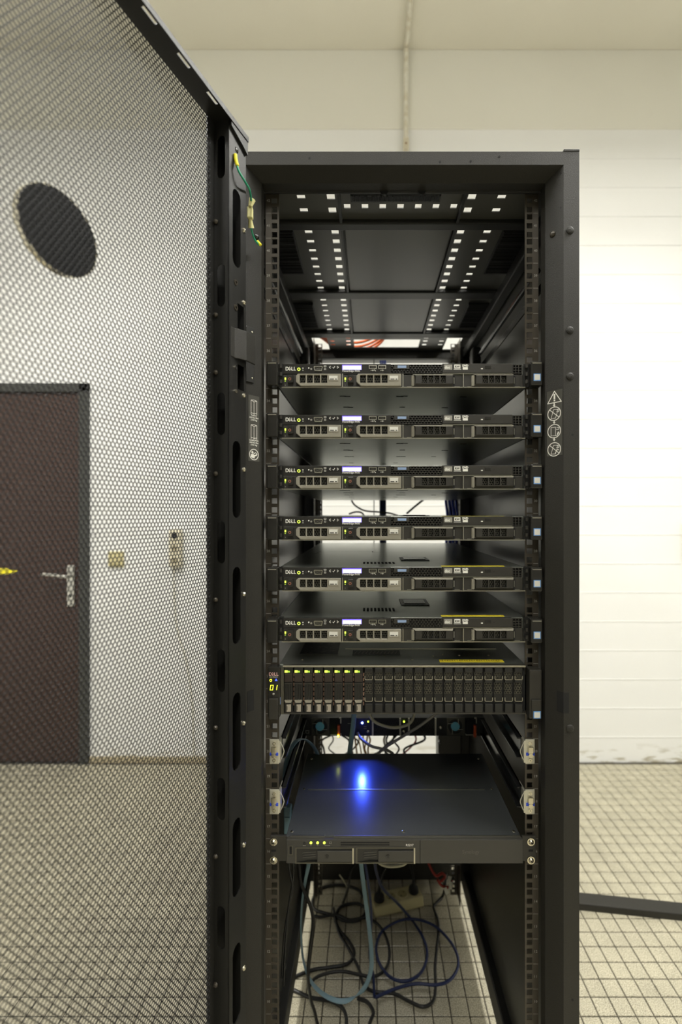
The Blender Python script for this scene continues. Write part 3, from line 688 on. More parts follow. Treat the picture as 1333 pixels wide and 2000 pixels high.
def make_server():
    s = empty('rack_server', (XC,.813,0), '', 'server', 'slim rack servers')
    zb, zt = sz(757.5), sz(711)
    # chassis with galvanised top and bottom
    ch = MB().box(-.2165,.2165,-.006,.662,zb+.001,zt).build('chassis', M_STEEL, s, bev=.0008)
    MB().box(sx(551),sx(1026),-.012,-.005,zb-.0002,zb+.0012).build('bottom_lip', M_EDGE, s)
    for a in (669.7,787.3,905): MB().box(sx(a)-.0007,sx(a)+.0007,-.0135,-.005,zb,sz(731)).build('bay_divider', M_EDGE, s)
    # cover details
    MB().strokes([[(-.16,.33),(-.05,.33),(-.05,.30),(-.035,.30)],[(-.185,.30),(-.178,.32)],[(-.19,.25),(-.18,.285)]],.0022,XY,zt+.0002).build('cover_cutline', M_VOID, s)
    lt = MB().box(.005,.062,.10,.165,zt,zt+.0014).build('cover_latch', M_BLACK, s, bev=.0008)
    MB().box(.012,.055,.112,.15,zt+.0014,zt+.0024).build('latch_lever', M_SATIN, lt)
    b = MB()
    for k in range(9): b.box(-.07+k*.007,-.066+k*.007,.045,.075,zt,zt+.0003)
    b.build('cover_vents', M_VOID, s)['kind'] = 'stuff'
    MB().box(.070,.182,.002,.010,zt,zt+.0006).build('yellow_label', M_YEL, s)
    # slots pressed into the underside
    rg = random.Random(5); b = MB()
    for x,y in ((-.108,.05),(-.1,.052),(.008,.05),(.0,.053),(.12,.055),(-.105,.14),(-.098,.142),(.01,.14),(.1,.145),(-.11,.25),(-.1,.25),(.008,.25),(.02,.25),(.09,.25),(-.105,.38),(.01,.38),(-.02,.40),(-.108,.51),(.012,.52)):
        b.box(x-.006*rg.uniform(.6,1.2),x+.006,y-.002,y+.002,zb+.0006,zb+.0012)
    b.build('underside_slots', M_VOID, s)['kind'] = 'stuff'
    # control panel strip
    pn = MB().box(sx(553),sx(764),-.0105,-.005,sz(730.5),zt).build('control_panel', M_SATIN, s, bev=.0006)
    Y = -.0108
    logo(pn, sx(559), sz(723.2), .0053, Y, M_WHITE)
    MB().ring((sx(584.2),Y-.0006,sz(721.4)),'y',.0016,.0027,.001,18).build('power_button', M_LEDG, pn)
    MB().ring((sx(584.2),Y-.0003,sz(721.4)),'y',.0029,.0037,.0008,18).build('button_rim', M_BLACK, pn)
    for a,q,r,m in ((592.2,719.4,.0011,M_WHITE),(592.2,723.5,.0008,M_WHITE),(598.5,720.6,.0020,M_BLACK),(603.6,719.2,.0013,M_WHITE),(608.4,721,.0017,M_GREYP)):
        MB().cyl((sx(a),Y-.0006,sz(q)),'y',r,.001,12).build('panel_indicator', m, pn)
    def dsh(ax,bx,q0,q1,k): return [(sx(ax)+k,sz(q1)),(sx(bx)-k,sz(q1)),(sx(bx),sz(q0)-.0015),(sx(bx)-.001,sz(q0)),(sx(ax)+.001,sz(q0)),(sx(ax),sz(q0)-.0015)]
    vg = MB().plate(dsh(613.5,631,716,725.3,.0016), [dsh(614.9,629.6,717.3,724.0,.0014)], XZ, Y-.0022, Y).build('display_port', M_EDGE, pn)
    vi = MB().prism(dsh(614.9,629.6,717.3,724.0,.0014), XZ, Y-.0006, Y).build('port_insert', M_BLACK, vg)
    b = MB()
    for r in range(3):
        for k in range(5): b.cyl((sx(617+k*2.5+(r==1)*1),Y-.0009,sz(718.6+r*2)),'y',.0005,.0004,6)
    b.build('port_pins', M_EDGE, vg)['kind'] = 'stuff'
    g = MB()
    g.strokes([[(sx(633.5),sz(714.5)),(sx(637.5),sz(714.5)),(sx(637.5),sz(717)),(sx(633.5),sz(717)),(sx(633.5),sz(714.5))],[(sx(634),sz(720)),(sx(637),sz(720)),(sx(637),sz(722.5)),(sx(634),sz(722.5)),(sx(634),sz(720))]],.0006,XZ,Y-.0002)
    for a in (645,652.6,660.3):
        k = -1 if a < 650 else 1
        if abs(a-652.6) < 1: g.strokes([[(sx(a-2),sz(718.5)),(sx(a-.6),sz(720)),(sx(a+2),sz(716.2))]],.0009,XZ,Y-.0012)
        else: g.strokes([[(sx(a-1.4*k),sz(715.9)),(sx(a+1.2*k),sz(718)),(sx(a-1.4*k),sz(720.1))]],.0009,XZ,Y-.0012)
    for a0 in (724.5,743.5):
        g.strokes([[(sx(a0),sz(723.6)),(sx(a0+6.5),sz(723.6))],[(sx(a0+2),sz(723.6)),(sx(a0+3.5),sz(722.6)),(sx(a0+5),sz(722.6))],[(sx(a0+3),sz(723.6)),(sx(a0+4.2),sz(724.7))]],.0007,XZ,Y-.0002)
    g.strokes([[(sx(731.5),sz(722.3)),(sx(734),sz(724.8))]],.0011,XZ,Y-.0002)
    g.build('panel_icons', M_WHITE, pn)['kind'] = 'stuff'
    for a in (645,652.6,660.3): MB().cyl((sx(a),Y-.001,sz(718)),'y',.0030,.0011,14).build('menu_button', M_BLACK, pn)
    lc = MB().box(sx(668.8),sx(706.8),Y-.0006,Y,sz(722.6),sz(713.2)).build('display', M_LCDE, pn)
    MB().box(sx(669.8),sx(706.0),Y-.0009,Y-.0006,sz(722.3),sz(715)).build('display_glow', M_LCD, lc)
    text_mesh('PowerEdge R430', .0052, M_WHITE, 'model_text', pn, lambda a,c,d:(sx(669)+a*.86,Y-.0003,sz(726.4)+c*.9), .00012)
    for a in (721,739.5):
        u_ = MB().plate(rect(sx(a),sx(a+15),sz(721.2),sz(714)), [rect(sx(a+1.3),sx(a+13.7),sz(720),sz(715.2))], XZ, Y-.0012, Y).build('usb_port', M_EDGE, pn)
        MB().box(sx(a+1.3),sx(a+13.7),Y-.0002,Y,sz(720),sz(715.2)).build('port_insert', M_VOID, u_)
        MB().box(sx(a+3),sx(a+12),Y-.0008,Y-.0002,sz(718.2),sz(716.6)).build('contact_tongue', M_GRILL, u_)
    # perforated intake with its pull-out tag
    MB().box(sx(764),sx(864),-.0068,-.0062,sz(730.5),zt-.0005).build('intake_backing', M_VOID, s)
    b = MB()
    for r,qq in enumerate((712.6,716.6,720.6,724.6,728.6)):
        b.box(sx(764),sx(864),-.0105,-.006,sz(qq+.55),sz(qq-.55))
    for k in range(17):
        for r,qq in enumerate((712.6,716.6,720.6,724.6)):
            a = 766.5+k*6+(3 if r%2 else 0)
            if a < 863: b.box(sx(a-.8),sx(a+.8),-.0102,-.006,sz(qq+4),sz(qq))
    b.build('intake_grille', M_BLACK2, s)['kind'] = 'stuff'
    tg = MB().box(sx(770),sx(800),-.0118,-.0045,sz(721.5),sz(713)).build('service_tag', M_BLACK2, s, bev=.0005)
    MB().box(sx(777),sx(794),-.0122,-.0117,sz(719.5),sz(714.5)).build('tag_window', mat('tag_pale_blue',(0.26,0.36,0.55),.4), tg)
    # optical drive
    od = MB().box(sx(864.5),sx(1001),-.0115,-.004,sz(728.6),sz(710.6)).build('optical_drive', M_BLACK2, s, bev=.0006)
    MB().box(sx(864.5),sx(1001),-.0113,-.004,sz(730.2),sz(729.3)).build('tray_gap', M_EDGE, od)
    MB().box(sx(947.5),sx(959),-.0125,-.011,sz(720.6),sz(714.8)).build('eject_button', M_SATIN, od, bev=.0005)
    MB().box(sx(939.5),sx(943.5),-.0118,-.0114,sz(721.5),sz(719.6)).build('busy_light', M_LABEL, od)
    MB().cyl((sx(965),-.0117,sz(719.3)),'y',.0009,.0004,8).build('eject_pinhole', M_VOID, od)
    Yo = -.0118
    MB().box(sx(868),sx(883.5),Yo,Yo+.0004,sz(722.6),sz(712.8)).build('disc_mark', M_GREYP, od)
    text_mesh('disc', .0068, M_WHITE, 'disc_text', od, lambda a,c,d:(sx(868.7)+a*.9,Yo-.0002,sz(720.6)+c), .0002)
    mk = MB().box(sx(887.5),sx(899.5),Yo,Yo+.0004,sz(720.3),sz(712.6)).box(sx(886.5),sx(901),Yo,Yo+.0004,sz(722.4),sz(721.4)).build('disc_mark', M_WHITE, od)
    text_mesh('RW', .0052, M_BLACK2, 'disc_text', od, lambda a,c,d:(sx(889)+a*.95,Yo-.0002,sz(718.6)+c), .0002)
    MB().box(sx(904),sx(914),Yo,Yo+.0004,sz(722.4),sz(717.6)).build('disc_mark', M_WHITE, od)
    text_mesh('DVD', .0052, M_WHITE, 'disc_text', od, lambda a,c,d:(sx(903.2)+a*.95,Yo-.0002,sz(716.8)+c), .0003)
    # right end vent
    MB().box(sx(1002),sx(1021),-.0068,-.0062,sz(731),zt-.0005).build('intake_backing', M_VOID, s)
    b = MB()
    for qq in (712.5,717.7,723,728.2): b.box(sx(1002),sx(1021),-.0095,-.006,sz(qq+.6),sz(qq-.6))
    for a in (1002.5,1008,1014,1020): b.box(sx(a-.7),sx(a+.7),-.0095,-.006,sz(730),zt-.001)
    b.build('intake_grille', M_BLACK2, s)['kind'] = 'stuff'
    # two drives with grey bezels
    zf = zb+.0012
    W = .1042
    dc = None
    for i,px in enumerate((553.4,670.6)):
        x0 = sx(px)
        c = MB().box(x0,x0+W,-.0095,-.002,zf,zf+.0222).build('drive_carrier', M_BLACK2, s, bev=.0006)
        wins = [rect(x0+a,x0+b_,zf+.0058,zf+.0195) for a,b_ in ((.0297,.0400),(.0421,.0523),(.0545,.0650),(.0672,.0774))]
        ol = [(x0+.0310,zf+.0005),(x0+.1015,zf+.0005),(x0+.1015,zf+.0218),(x0+.0270,zf+.0218),(x0+.0233,zf+.0185),(x0+.0233,zf+.0075)]
        MB().plate(ol, wins, XZ, -.0165, -.0095).build('bezel', M_BEZEL, c, bev=.0007, seg=1)
        MB().box(x0+.0285,x0+.0785,-.0099,-.0094,zf+.004,zf+.0205).build('grille_backing', M_VOID, c)
        hex_grille('grille', x0+.0285, x0+.0785, zf+.004, zf+.0205, -.0122, .0043, c, M_GRILL, .82)
        MB().box(x0+.0800,x0+.0975,-.0172,-.0164,zf+.0088,zf+.0188).build('latch_face', M_BEZEL, c, bev=.0004)
        l_ = MB().box(x0+.0812,x0+.0958,-.0176,-.0172,zf+.0105,zf+.0178).build('drive_label', M_LABEL, c)
        MB().box(x0+.0825,x0+.0895,-.01775,-.0176,zf+.0112,zf+.0128).box(x0+.0915,x0+.0945,-.01775,-.0176,zf+.0112,zf+.0128).build('label_print', M_BLACK2, l_)['kind'] = 'stuff'
        MB().box(x0+.0085,x0+.0182,-.0155,-.0095,zf+.0065,zf+.0205).build('release_button', M_SATIN, c, bev=.001)
        MB().ring((x0+.0125,-.0160,zf+.0128),'y',.0014,.0025,.0006,16).build('release_ring', M_REDP, c)
        MB().box(x0+.0026,x0+.0050,-.0101,-.0094,zf+.0128,zf+.0168).build('status_light', M_LEDG, c)
        MB().box(x0+.0026,x0+.0046,-.0100,-.0094,zf+.0098,zf+.0113).build('activity_light', M_LEDD, c)
        text_mesh(str(i), .0034, M_GREYP, 'bay_number', c, lambda a,b_,d,x0=x0:(x0+.003+a,-.0098,zf+.0025+b_), .0001)
    # two dark filler carriers
    for px in (788.4,906.2):
        x0 = sx(px)
        c = MB().box(x0,x0+.104,-.0085,-.002,zf,zf+.0222).build('drive_blank', M_BLACK2, s, bev=.0005)
        wins = [rect(x0+a,x0+b_,zf+.0062,zf+.0190) for a,b_ in ((.0318,.0414),(.0434,.0520),(.0538,.0623),(.0646,.0736))]
        MB().plate(rect(x0+.0208,x0+.0855,zf+.0050,zf+.0196), wins, XZ, -.0150, -.0085).build('blank_face', M_BLACK2, c)
        MB().add([(x0+.0208,-.0150,zf+.0196),(x0+.0855,-.0150,zf+.0196),(x0+.0875,-.0098,zf+.0226),(x0+.0150,-.0098,zf+.0226)],[(0,1,2,3)]).build('highlight_bevel', M_BEZEL, c)  # lighter grey than the face: a highlight painted on the upward bevel
        MB().add([(x0+.0208,-.0150,zf+.0050),(x0+.0855,-.0150,zf+.0050),(x0+.0875,-.0098,zf+.0004),(x0+.0165,-.0098,zf+.0004)],[(0,3,2,1)]).build('lower_bevel', M_BLACK2, c)
        MB().box(x0+.0305,x0+.0750,-.0090,-.0084,zf+.0055,zf+.0212).build('grille_backing', M_VOID, c)
        hex_grille('grille', x0+.0305, x0+.0750, zf+.0055, zf+.0212, -.0115, .0040, c, M_GRILL, .82)
        MB().cyl((x0+.0170,-.0085,zf+.002),'z',.0034,.0185,14).build('pull_pillar', M_BEZEL, c)
        MB().box(x0+.0870,x0+.0910,-.0088,-.0084,zf+.0015,zf+.0205).build('side_slot', M_VOID, c)
        MB().cyl((x0+.0885,-.0100,zf+.006),'z',.0008,.011,8).build('spring_pin', M_EDGE, c)
        MB().box(x0+.0900,x0+.0990,-.0092,-.0084,zf+.0008,zf+.0014).build('foot_tab', M_EDGE, c)
        MB().box(x0+.0065,x0+.0145,-.0092,-.0084,zf+.0008,zf+.0014).build('foot_tab', M_EDGE, c)
    # ears with latch handles
    for s_ in (-1,1):
        xa, xb = (sx(523.5),sx(545.5)) if s_ < 0 else (sx(1033),sx(1056))
        e_ = MB().box(xa,xb,-.0225,0,-.0015,.0405).build('ear_handle', M_SATIN, s, bev=.0022)
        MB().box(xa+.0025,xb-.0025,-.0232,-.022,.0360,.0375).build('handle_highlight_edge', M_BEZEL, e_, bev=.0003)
        xk0,xk1 = (xb,sx(553)) if s_ < 0 else (sx(1023),xa)
        k_ = MB().box(xk0,xk1,-.010,.001,-.001,.0395).build('ear_bracket', M_BLACK, s)
        for zz in (.004,.017,.031): MB().cyl(((xk0+xk1)/2,-.0145,zz),'z',.0026,.006,10).build('hinge_knuckle', M_BLACK2, k_)
        if s_ > 0:
            q_ = MB().box(sx(1038),sx(1051.6),-.02285,-.0224,.0062,.0186).build('ear_sticker', M_LBLUE, e_)
            w_ = MB().box(sx(1039.4),sx(1050.2),-.0231,-.0228,.0075,.0173).build('sticker_face', M_LABEL, q_)
        # slide rail along the chassis side
        xr0,xr1 = min(s_*.2168,s_*.2215),max(s_*.2168,s_*.2215)
        MB().box(xr0,xr1,.002,.70,.006,.036).box(min(s_*.2168,s_*.2195),max(s_*.2168,s_*.2195),.002,.70,-.001,.006).build('slide_rail', M_RAIL, s, bev=.0006)
    return s
srv = make_server()
U_SRV = [35,33,31,29,27,25]
labs = ['slim black server at the very top, directly below the empty upper rack space',
        'slim black server second from the top of the rack',
        'slim black server third from the top, with bright daylight gap below it',
        'slim black server fourth from the top, seen edge-on at eye level',
        'slim black server fifth from the top, with its grey cover seen at a shallow angle',
        'lowest slim black server, just above the thick server with many drives']
labs[2] = 'slim black server third from the top, above the gap with hanging cables'
for k,u in enumerate(U_SRV):
    o = srv if k == 0 else copy_tree(srv)
    o.location = (XC,.813,UB(u)); o['label'] = labs[k]

# ================================================================== THICK SERVER (2U) WITH 24 SMALL DRIVES
sz2 = lambda q: (VY-q)/SE+.35455
big = empty('storage_server', (XC,.813,UB(22)), 'thick black server with twenty-four narrow drive slots and a yellow 01 readout', 'server')
zb, zt = sz2(1394), sz2(1299)
MB().box(-.2165,.2165,-.004,.70,zb,zt).build('chassis', M_STEEL, big, bev=.001)
MB().box(sx(553),sx(1027),-.0125,-.004,zt-.0032,zt+.0003).build('top_edge', M_EDGE, big, bev=.0008)
MB().box(sx(553),sx(1027),-.012,-.004,zb,zb+.0026).build('bottom_edge', M_BLACK2, big)
MB().box(sx(553),sx(1027),-.0048,-.0042,zb,zt-.004).build('bay_backing', M_VOID, big)
il = MB().box(-.19,-.118,.055,.14,zt,zt+.0007).build('info_sticker', M_BLACK, big)
g = MB(); rg = random.Random(2)
for k in range(26):
    a = rg.uniform(-.185,-.13); c = rg.uniform(.06,.13); g.strokes([[(a,c),(a+rg.uniform(.002,.01),c+rg.uniform(-.004,.004))]],.0012,XY,zt+.0009)
g.strokes([[(-.19,.055),(-.19,.14),(-.118,.14)]],.0012,XY,zt+.0009)
g.build('sticker_print', M_GREYP, il)['kind'] = 'stuff'
l2 = MB().box(-.09,.0,.048,.075,zt,zt+.0007).build('info_sticker', M_BLACK, big)
g = MB()
for k in range(12): g.strokes([[(-.086+k*.007,.053),(-.082+k*.007,.068)]],.0012,XY,zt+.0009)
g.build('sticker_print', M_GREYP, l2)['kind'] = 'stuff'
MB().box(-.105,.19,.085,.087,zt,zt+.0012).box(-.19,.19,.145,.147,zt,zt+.0012).build('cover_ridge', M_EDGE, big)
for a,y in ((-.18,.02),(-.03,.045),(.06,.04),(.08,.05),(.11,.045),(.165,.045),(.02,.02)): MB().dome((a,y,zt),'z',.0022,.001,10).build('cover_screw', M_CHROME, big)
yl = MB().box(.068,.183,.006,.018,zt,zt+.0007).build('yellow_label', M_YEL, big)
g = MB()
for k in range(24): g.strokes([[(.073+k*.0044,.009),(.0752+k*.0044,.009)],[(.073+k*.0044,.011),(.0745+k*.0044,.014)]],.0012,XY,zt+.0009)
g.build('label_print', M_BLACK2, yl)['kind'] = 'stuff'
d0, d1 = None, None
pitch2 = (1024-555.5)/24
zl, zh = sz2(1391), sz2(1303)
for k in range(24):
    cx = sx(555.5+pitch2*(k+.5)); hwid = pitch2/SE/2
    L_ = (cx,0,0)
    if k < 8:
        if d0 is None:
            c = MB().box(-hwid+.0003,hwid-.0024,-.011,-.003,zl,zh).build('drive_carrier', M_BLACK, big, bev=.0006, loc=L_)
            MB().box(-hwid+.0010,-hwid+.0062,-.0118,-.0109,sz2(1313),sz2(1309)).build('status_light', M_LEDG, c)
            MB().box(-hwid+.0068,-hwid+.0100,-.0116,-.0109,sz2(1313),sz2(1309.6)).build('activity_light', M_LEDD, c)
            MB().box(-hwid+.0010,hwid-.0032,-.0128,-.0109,sz2(1331),sz2(1315)).build('release_button', mat('brown_black_plastic',(0.028,0.019,0.015),.35), c, bev=.0006)
            b = MB()
            for q in range(5): b.box(-hwid+.0010+q*.0029,-hwid+.0018+q*.0029,-.0135,-.0109,sz2(1366),sz2(1334))
            b.box(-hwid+.0008,hwid-.003,-.0135,-.0109,sz2(1335.5),sz2(1333)).build('bezel_slats', M_BLACK2, c)['kind'] = 'stuff'
            MB().prism([(-hwid+.0008,sz2(1366)),(-hwid+.003,sz2(1371)),(hwid-.005,sz2(1371)),(hwid-.003,sz2(1366))][::1], XZ, -.0140, -.0109).build('latch_lip', M_BEZEL, c)
            MB().box(-hwid+.0045,hwid-.0055,-.0125,-.0109,sz2(1389),sz2(1375)).build('drive_label', mat('beige_label',(0.36,0.32,0.255),.5), c)
            MB().box(-hwid+.0050,-hwid+.0060,-.0127,-.0125,sz2(1386),sz2(1378)).build('label_print', M_BLACK2, c)['kind'] = 'stuff'
            b = MB()
            for q in range(7): b.cyl((hwid-.0010,-.0085,sz2(1378)+q*.0085),'z',.0011,.0055,8)
            b.build('bay_guide', mat('coppery_guide',(0.42,0.26,0.19),.35,.7), c)
            d0 = c
        else:
            c = copy_tree(d0, big); c.location = L_
    else:
        if d1 is None:
            c = MB().box(-hwid+.0006,hwid-.0022,-.0065,-.003,zl,zh).build('drive_blank', M_BLACK, big, bev=.0005, loc=L_)
            MB().box(-hwid+.0010,hwid-.0026,-.0125,-.0065,sz2(1391),sz2(1374)).build('grip', M_BLACK, c, bev=.0012)
            MB().box(-hwid+.0010,hwid-.0026,-.0115,-.0065,sz2(1313),sz2(1304)).build('grip', M_BLACK, c, bev=.001)
            for q0,q1 in ((1314,1327),(1356,1369)):
                MB().strokes([[(-hwid+.0014,sz2(q1-7)),(-hwid+.0014,sz2(q1-2)),(-hwid+.0024,sz2(q1)),(hwid-.004,sz2(q1)),(hwid-.003,sz2(q1-2)),(hwid-.003,sz2(q1-7))]],.0010,XZ,-.0118).build('chrome_edge', M_EDGE, c)
            MB().box(-hwid+.0014,hwid-.003,-.0110,-.0065,sz2(1334),sz2(1329)).build('cross_bar', M_BLACK, c, bev=.0005)
            hex_grille('grille', -hwid+.0006, hwid-.0022, sz2(1356), sz2(1334), -.0085, .0046, c, M_GRILL)
            hex_grille('grille', -hwid+.0006, hwid-.0022, sz2(1328), sz2(1315), -.0075, .0046, c, M_GRILL)
            d1 = c
        else:
            c = copy_tree(d1, big); c.location = L_
# left ear: status panel; right ear
el = MB().box(sx(524),sx(548),-.014,0,zb-.005,zt-.002).build('status_panel', M_SATIN, big, bev=.0015)
Y = -.0146
logo(el, sx(527.5), sz2(1317.5), .0048, Y, M_REDW)
text_mesh('SC4020', .0046, M_GREYP, 'model_text', el, lambda a,c,d:(sx(527.6)+a,Y,sz2(1322)+c), .0001)
MB().ring((sx(530.3),Y-.0004,sz2(1327)),'y',.0014,.0022,.0006,16).build('power_button', M_DIGIT, el)
MB().prism([(sx(538),sz2(1328)),(sx(543.5),sz2(1328)),(sx(542),sz2(1326)),(sx(541.5),sz2(1324)),(sx(540),sz2(1324)),(sx(539.5),sz2(1326))], XZ, Y-.0004, Y).build('bell_light', M_LEDBd, el)
sg = MB(); yt,ym,yb = sz2(1336.5),sz2(1341),sz2(1345.5)
sk = lambda a,z: (sx(a)+ (z-yb)*.14, z)
for a,seg in ((529,'abcdef'),(536.6,'bc')):
    P = {'a':[(a,yt),(a+5,yt)],'b':[(a+5,yt),(a+5,ym)],'c':[(a+5,ym),(a+5,yb)],'d':[(a,yb),(a+5,yb)],'e':[(a,yb),(a,ym)],'f':[(a,ym),(a,yt)]}
    for ch_ in seg: sg.strokes([[sk(*P[ch_][0]),sk(*P[ch_][1])]],.0011,XZ,Y-.0003)
sg.build('readout_digit', M_DIGIT, el)
MB().dome((sx(535.5),Y,sz2(1353.5)),'-y',.002,.001,12).build('status_button', M_GREYP, el)
MB().box(sx(526.5),sx(545),-.0185,-.0135,sz2(1402),sz2(1361)).build('ear_latch', M_BLACK2, big, bev=.0015)
MB().box(sx(548),sx(551),-.0120,-.004,sz2(1375),sz2(1362)).build('blue_pull_tag', mat('tag_pale_blue2',(0.20,0.32,0.62),.4), big)
MB().box(sx(549),sx(555),-.0125,-.003,zb,zt-.004).build('side_guide', M_GRILL, big)
er = MB().box(sx(1031),sx(1055.5),-.020,0,zb-.005,zt-.005).build('ear_handle', M_BLACK2, big, bev=.0018)
MB().box(sx(1034),sx(1053.5),-.0225,-.0195,zb-.002,sz2(1361)).build('ear_latch', M_BLACK2, er, bev=.0015)
q_ = MB().box(sx(1037.6),sx(1051.6),-.0230,-.0224,sz2(1397),sz2(1383.3)).build('ear_sticker', M_LBLUE, er)
MB().box(sx(1039),sx(1050.2),-.0233,-.0229,sz2(1395.4),sz2(1384.8)).build('sticker_face', M_LABEL, q_)
for s_ in (-1,1): MB().box(min(s_*.2168,s_*.2215),max(s_*.2168,s_*.2215),.002,.72,.005,.07).build('slide_rail', M_RAIL, big, bev=.0008)

# ================================================================== EMPTY SLIDE RAILS (two pairs)
def slide_rail(s_, u, label):
    r = empty('slide_rail', (XC+s_*.2267,POST_Y,UB(u)), label, 'rail', 'empty slide rails')
    d = -s_
    br_ = MB().box(-.0088,.0088,-.0035,-.0005,.0005,.0448).build('end_bracket', M_ZINC, r, bev=.0016)
    MB().box(d*.0072 if d > 0 else d*.0112, d*.0112 if d > 0 else d*.0072,-.003,.03,.003,.042).build('bracket_side', M_ZINC, r, bev=.0008)
    for zz in (.0078,.0375): MB().ring((0,-.0045,zz),'y',.0016,.0032,.0012,14).build('locating_pin', M_CHROME, br_)
    MB().cyl((0,-.0075,.0175),'y',.0042,.004,14).build('lock_screw', M_CHROME, br_)
    MB().box(-.0045,.0045,-.0085,-.0035,.0215,.0330).build('release_tab', M_CHROME, br_, bev=.0008)
    MB().box(-.0075,.0075,-.0052,-.0034,.0165,.0215).build('blue_clip', M_BRTB, br_, bev=.0006)
    MB().tube([(d*.010,-.002,.040),(d*.0135,-.003,.035),(d*.017,-.003,.026),(d*.017,-.003,.021),(d*.0135,-.003,.012),(d*.010,-.002,.006)],.0009,8).build('spring_wire', M_ZINC, br_)
    # long black channel running to the rear posts
    xa,xb = sorted((d*.0085,d*.0125)); 
    MB().box(xa,xb,.01,.745,.004,.042).box(*sorted((d*.0085,d*.019)),.01,.745,.039,.042).box(*sorted((d*.0085,d*.019)),.01,.745,.004,.007).build('channel', M_RAIL, r, bev=.0008)
    return r
slide_rail(-1,20,'upper left empty slide rail with a zinc bracket below the thick server')
slide_rail(1,20,'upper right empty slide rail with a zinc bracket below the thick server')
slide_rail(-1,18,'lower left empty slide rail with a zinc bracket above the flat storage box')
slide_rail(1,18,'lower right empty slide rail with a zinc bracket above the flat storage box')

# ================================================================== FLAT TWO-BAY STORAGE BOX
sz3 = lambda q: (VY-q)/SE+.6213
nas = empty('storage_box', (XC,.813,UB(16)), 'flat dark two-bay storage box with a shiny top and round ear screws', 'storage unit')
zb, zt = sz3(1685.5), sz3(1637.5)
MB().box(-.205,.209,-.004,.275,zb+.001,zt).build('cover', M_NASTOP, nas, bev=.0012)
MB().box(-.185,.180,.131,.133,zt-.0003,zt+.0009).build('cover_seam', M_EDGE, nas)
for a,y in ((-.1965,.008),(.003,.008),(.2,.008),(-.192,.135),(.195,.135),(-.192,.25),(.195,.25)): MB().dome((a,y,zt),'z',.0032,.0012,12).build('cover_screw', M_CHROME, nas)
Y = -.012
bz = MB().box(sx(559.5),sx(1022),Y,-.003,zb,zt-.0012).build('front_bezel', M_NASF, nas, bev=.0012)
MB().box(sx(566),sx(634),-.0045,-.003,zt-.0008,zt+.0006).box(sx(652),sx(1019),-.0045,-.003,zt-.0008,zt+.0006).build('cover_front_edge', M_EDGE, nas)
MB().box(sx(820.5),sx(821.5),Y-.0004,Y,zb,zt-.0012).build('bezel_seam', M_VOID, bz)
up = MB().plate(rect(sx(564.5),sx(572.5),sz3(1668),sz3(1649.5)), [rect(sx(566),sx(571),sz3(1666.5),sz3(1651))], XZ, Y-.001, Y).build('usb_port', M_GRILL, bz)
MB().box(sx(566),sx(571),Y-.0003,Y,sz3(1666.5),sz3(1651)).build('port_insert', M_VOID, up)
MB().cyl((sx(595),Y-.0008,sz3(1645.5)),'y',.0024,.001,14).build('power_button', M_BLACK, bz)
for a in (608,621,634): MB().cyl((sx(a),Y-.0006,sz3(1644.5)),'y',.0023,.0008,12).build('status_light', M_LEDG, bz)
g = MB()
for a,w_ in ((595,5),(608,2),(621,2),(640,10)): g.strokes([[(sx(a-w_/2),sz3(1650)),(sx(a+w_/2),sz3(1650))]],.0008,XZ,Y-.0003)
g.strokes([[(sx(644),sz3(1642.5)),(sx(648),sz3(1642.5)),(sx(648),sz3(1646)),(sx(644),sz3(1646)),(sx(644),sz3(1642.5))]],.0005,XZ,Y-.0003)
g.build('panel_icons', M_GREYP, bz)['kind'] = 'stuff'
for q in (1644,1648.5): MB().box(sx(666),sx(761),Y-.0003,Y,sz3(q+1.1),sz3(q-1.1)).build('vent_slot', M_VOID, bz)
text_mesh('RS217', .0058, M_WHITE, 'model_text', bz, lambda a,c,d:(sx(793)+a*.9,Y-.0003,sz3(1651)+c), .0001)
text_mesh('Synology', .0092, mat('embossed_grey',(0.085,0.08,0.068),.4), 'logo', bz, lambda a,c,d:(sx(903)+a*.9,Y-.0003,sz3(1665.5)+c), .0001)
for a0,a1 in ((577.5,691.5),(696,811)):
    t_ = MB().plate(rect(sx(a0),sx(a1),sz3(1684.5),sz3(1653)), [rect(sx(a0+2.5),sx(a1-3),sz3(1682),sz3(1655))], XZ, Y-.0012, Y).build('drive_tray', M_GRILL, bz)
    MB().box(sx(a0+2.5),sx(a1-3),Y-.0005,Y,sz3(1682),sz3(1655)).build('tray_back', M_BLACK, t_)
    MB().box(sx(a0+43),sx(a1-3),Y-.003,Y-.0005,sz3(1680),sz3(1659)).build('tray_handle', M_NASF, t_, bev=.0006)
    MB().add([(sx(a0+3),Y-.0006,sz3(1682)),(sx(a1-4),Y-.0006,sz3(1682)),(sx(a1-4),Y-.003,sz3(1680)),(sx(a0+26),Y-.003,sz3(1679)),],[(0,1,2,3)]).build('tray_ramp', M_GRILL, t_)
    MB().cyl((sx(a0+62),Y-.0036,sz3(1669)),'y',.0036,.0008,16).build('tray_lock', M_BLACK, t_)
    MB().ring((sx(a0+62),Y-.0040,sz3(1669)),'y',.0018,.0028,.0006,14).build('lock_rim', M_NASF, t_)
    for q in (1662,1666.5,1671): MB().prism([(sx(a0+14),sz3(q+2.6)),(sx(a0+40),sz3(q+.6)),(sx(a0+40),sz3(q-1.2)),(sx(a0+16),sz3(q+.4))], XZ, Y-.0012, Y-.0005).build('tray_vent', M_NASF, t_)
    MB().box(sx(a1-2.6),sx(a1),Y-.002,Y,sz3(1684),sz3(1654)).build('tray_latch', M_EDGE, t_)
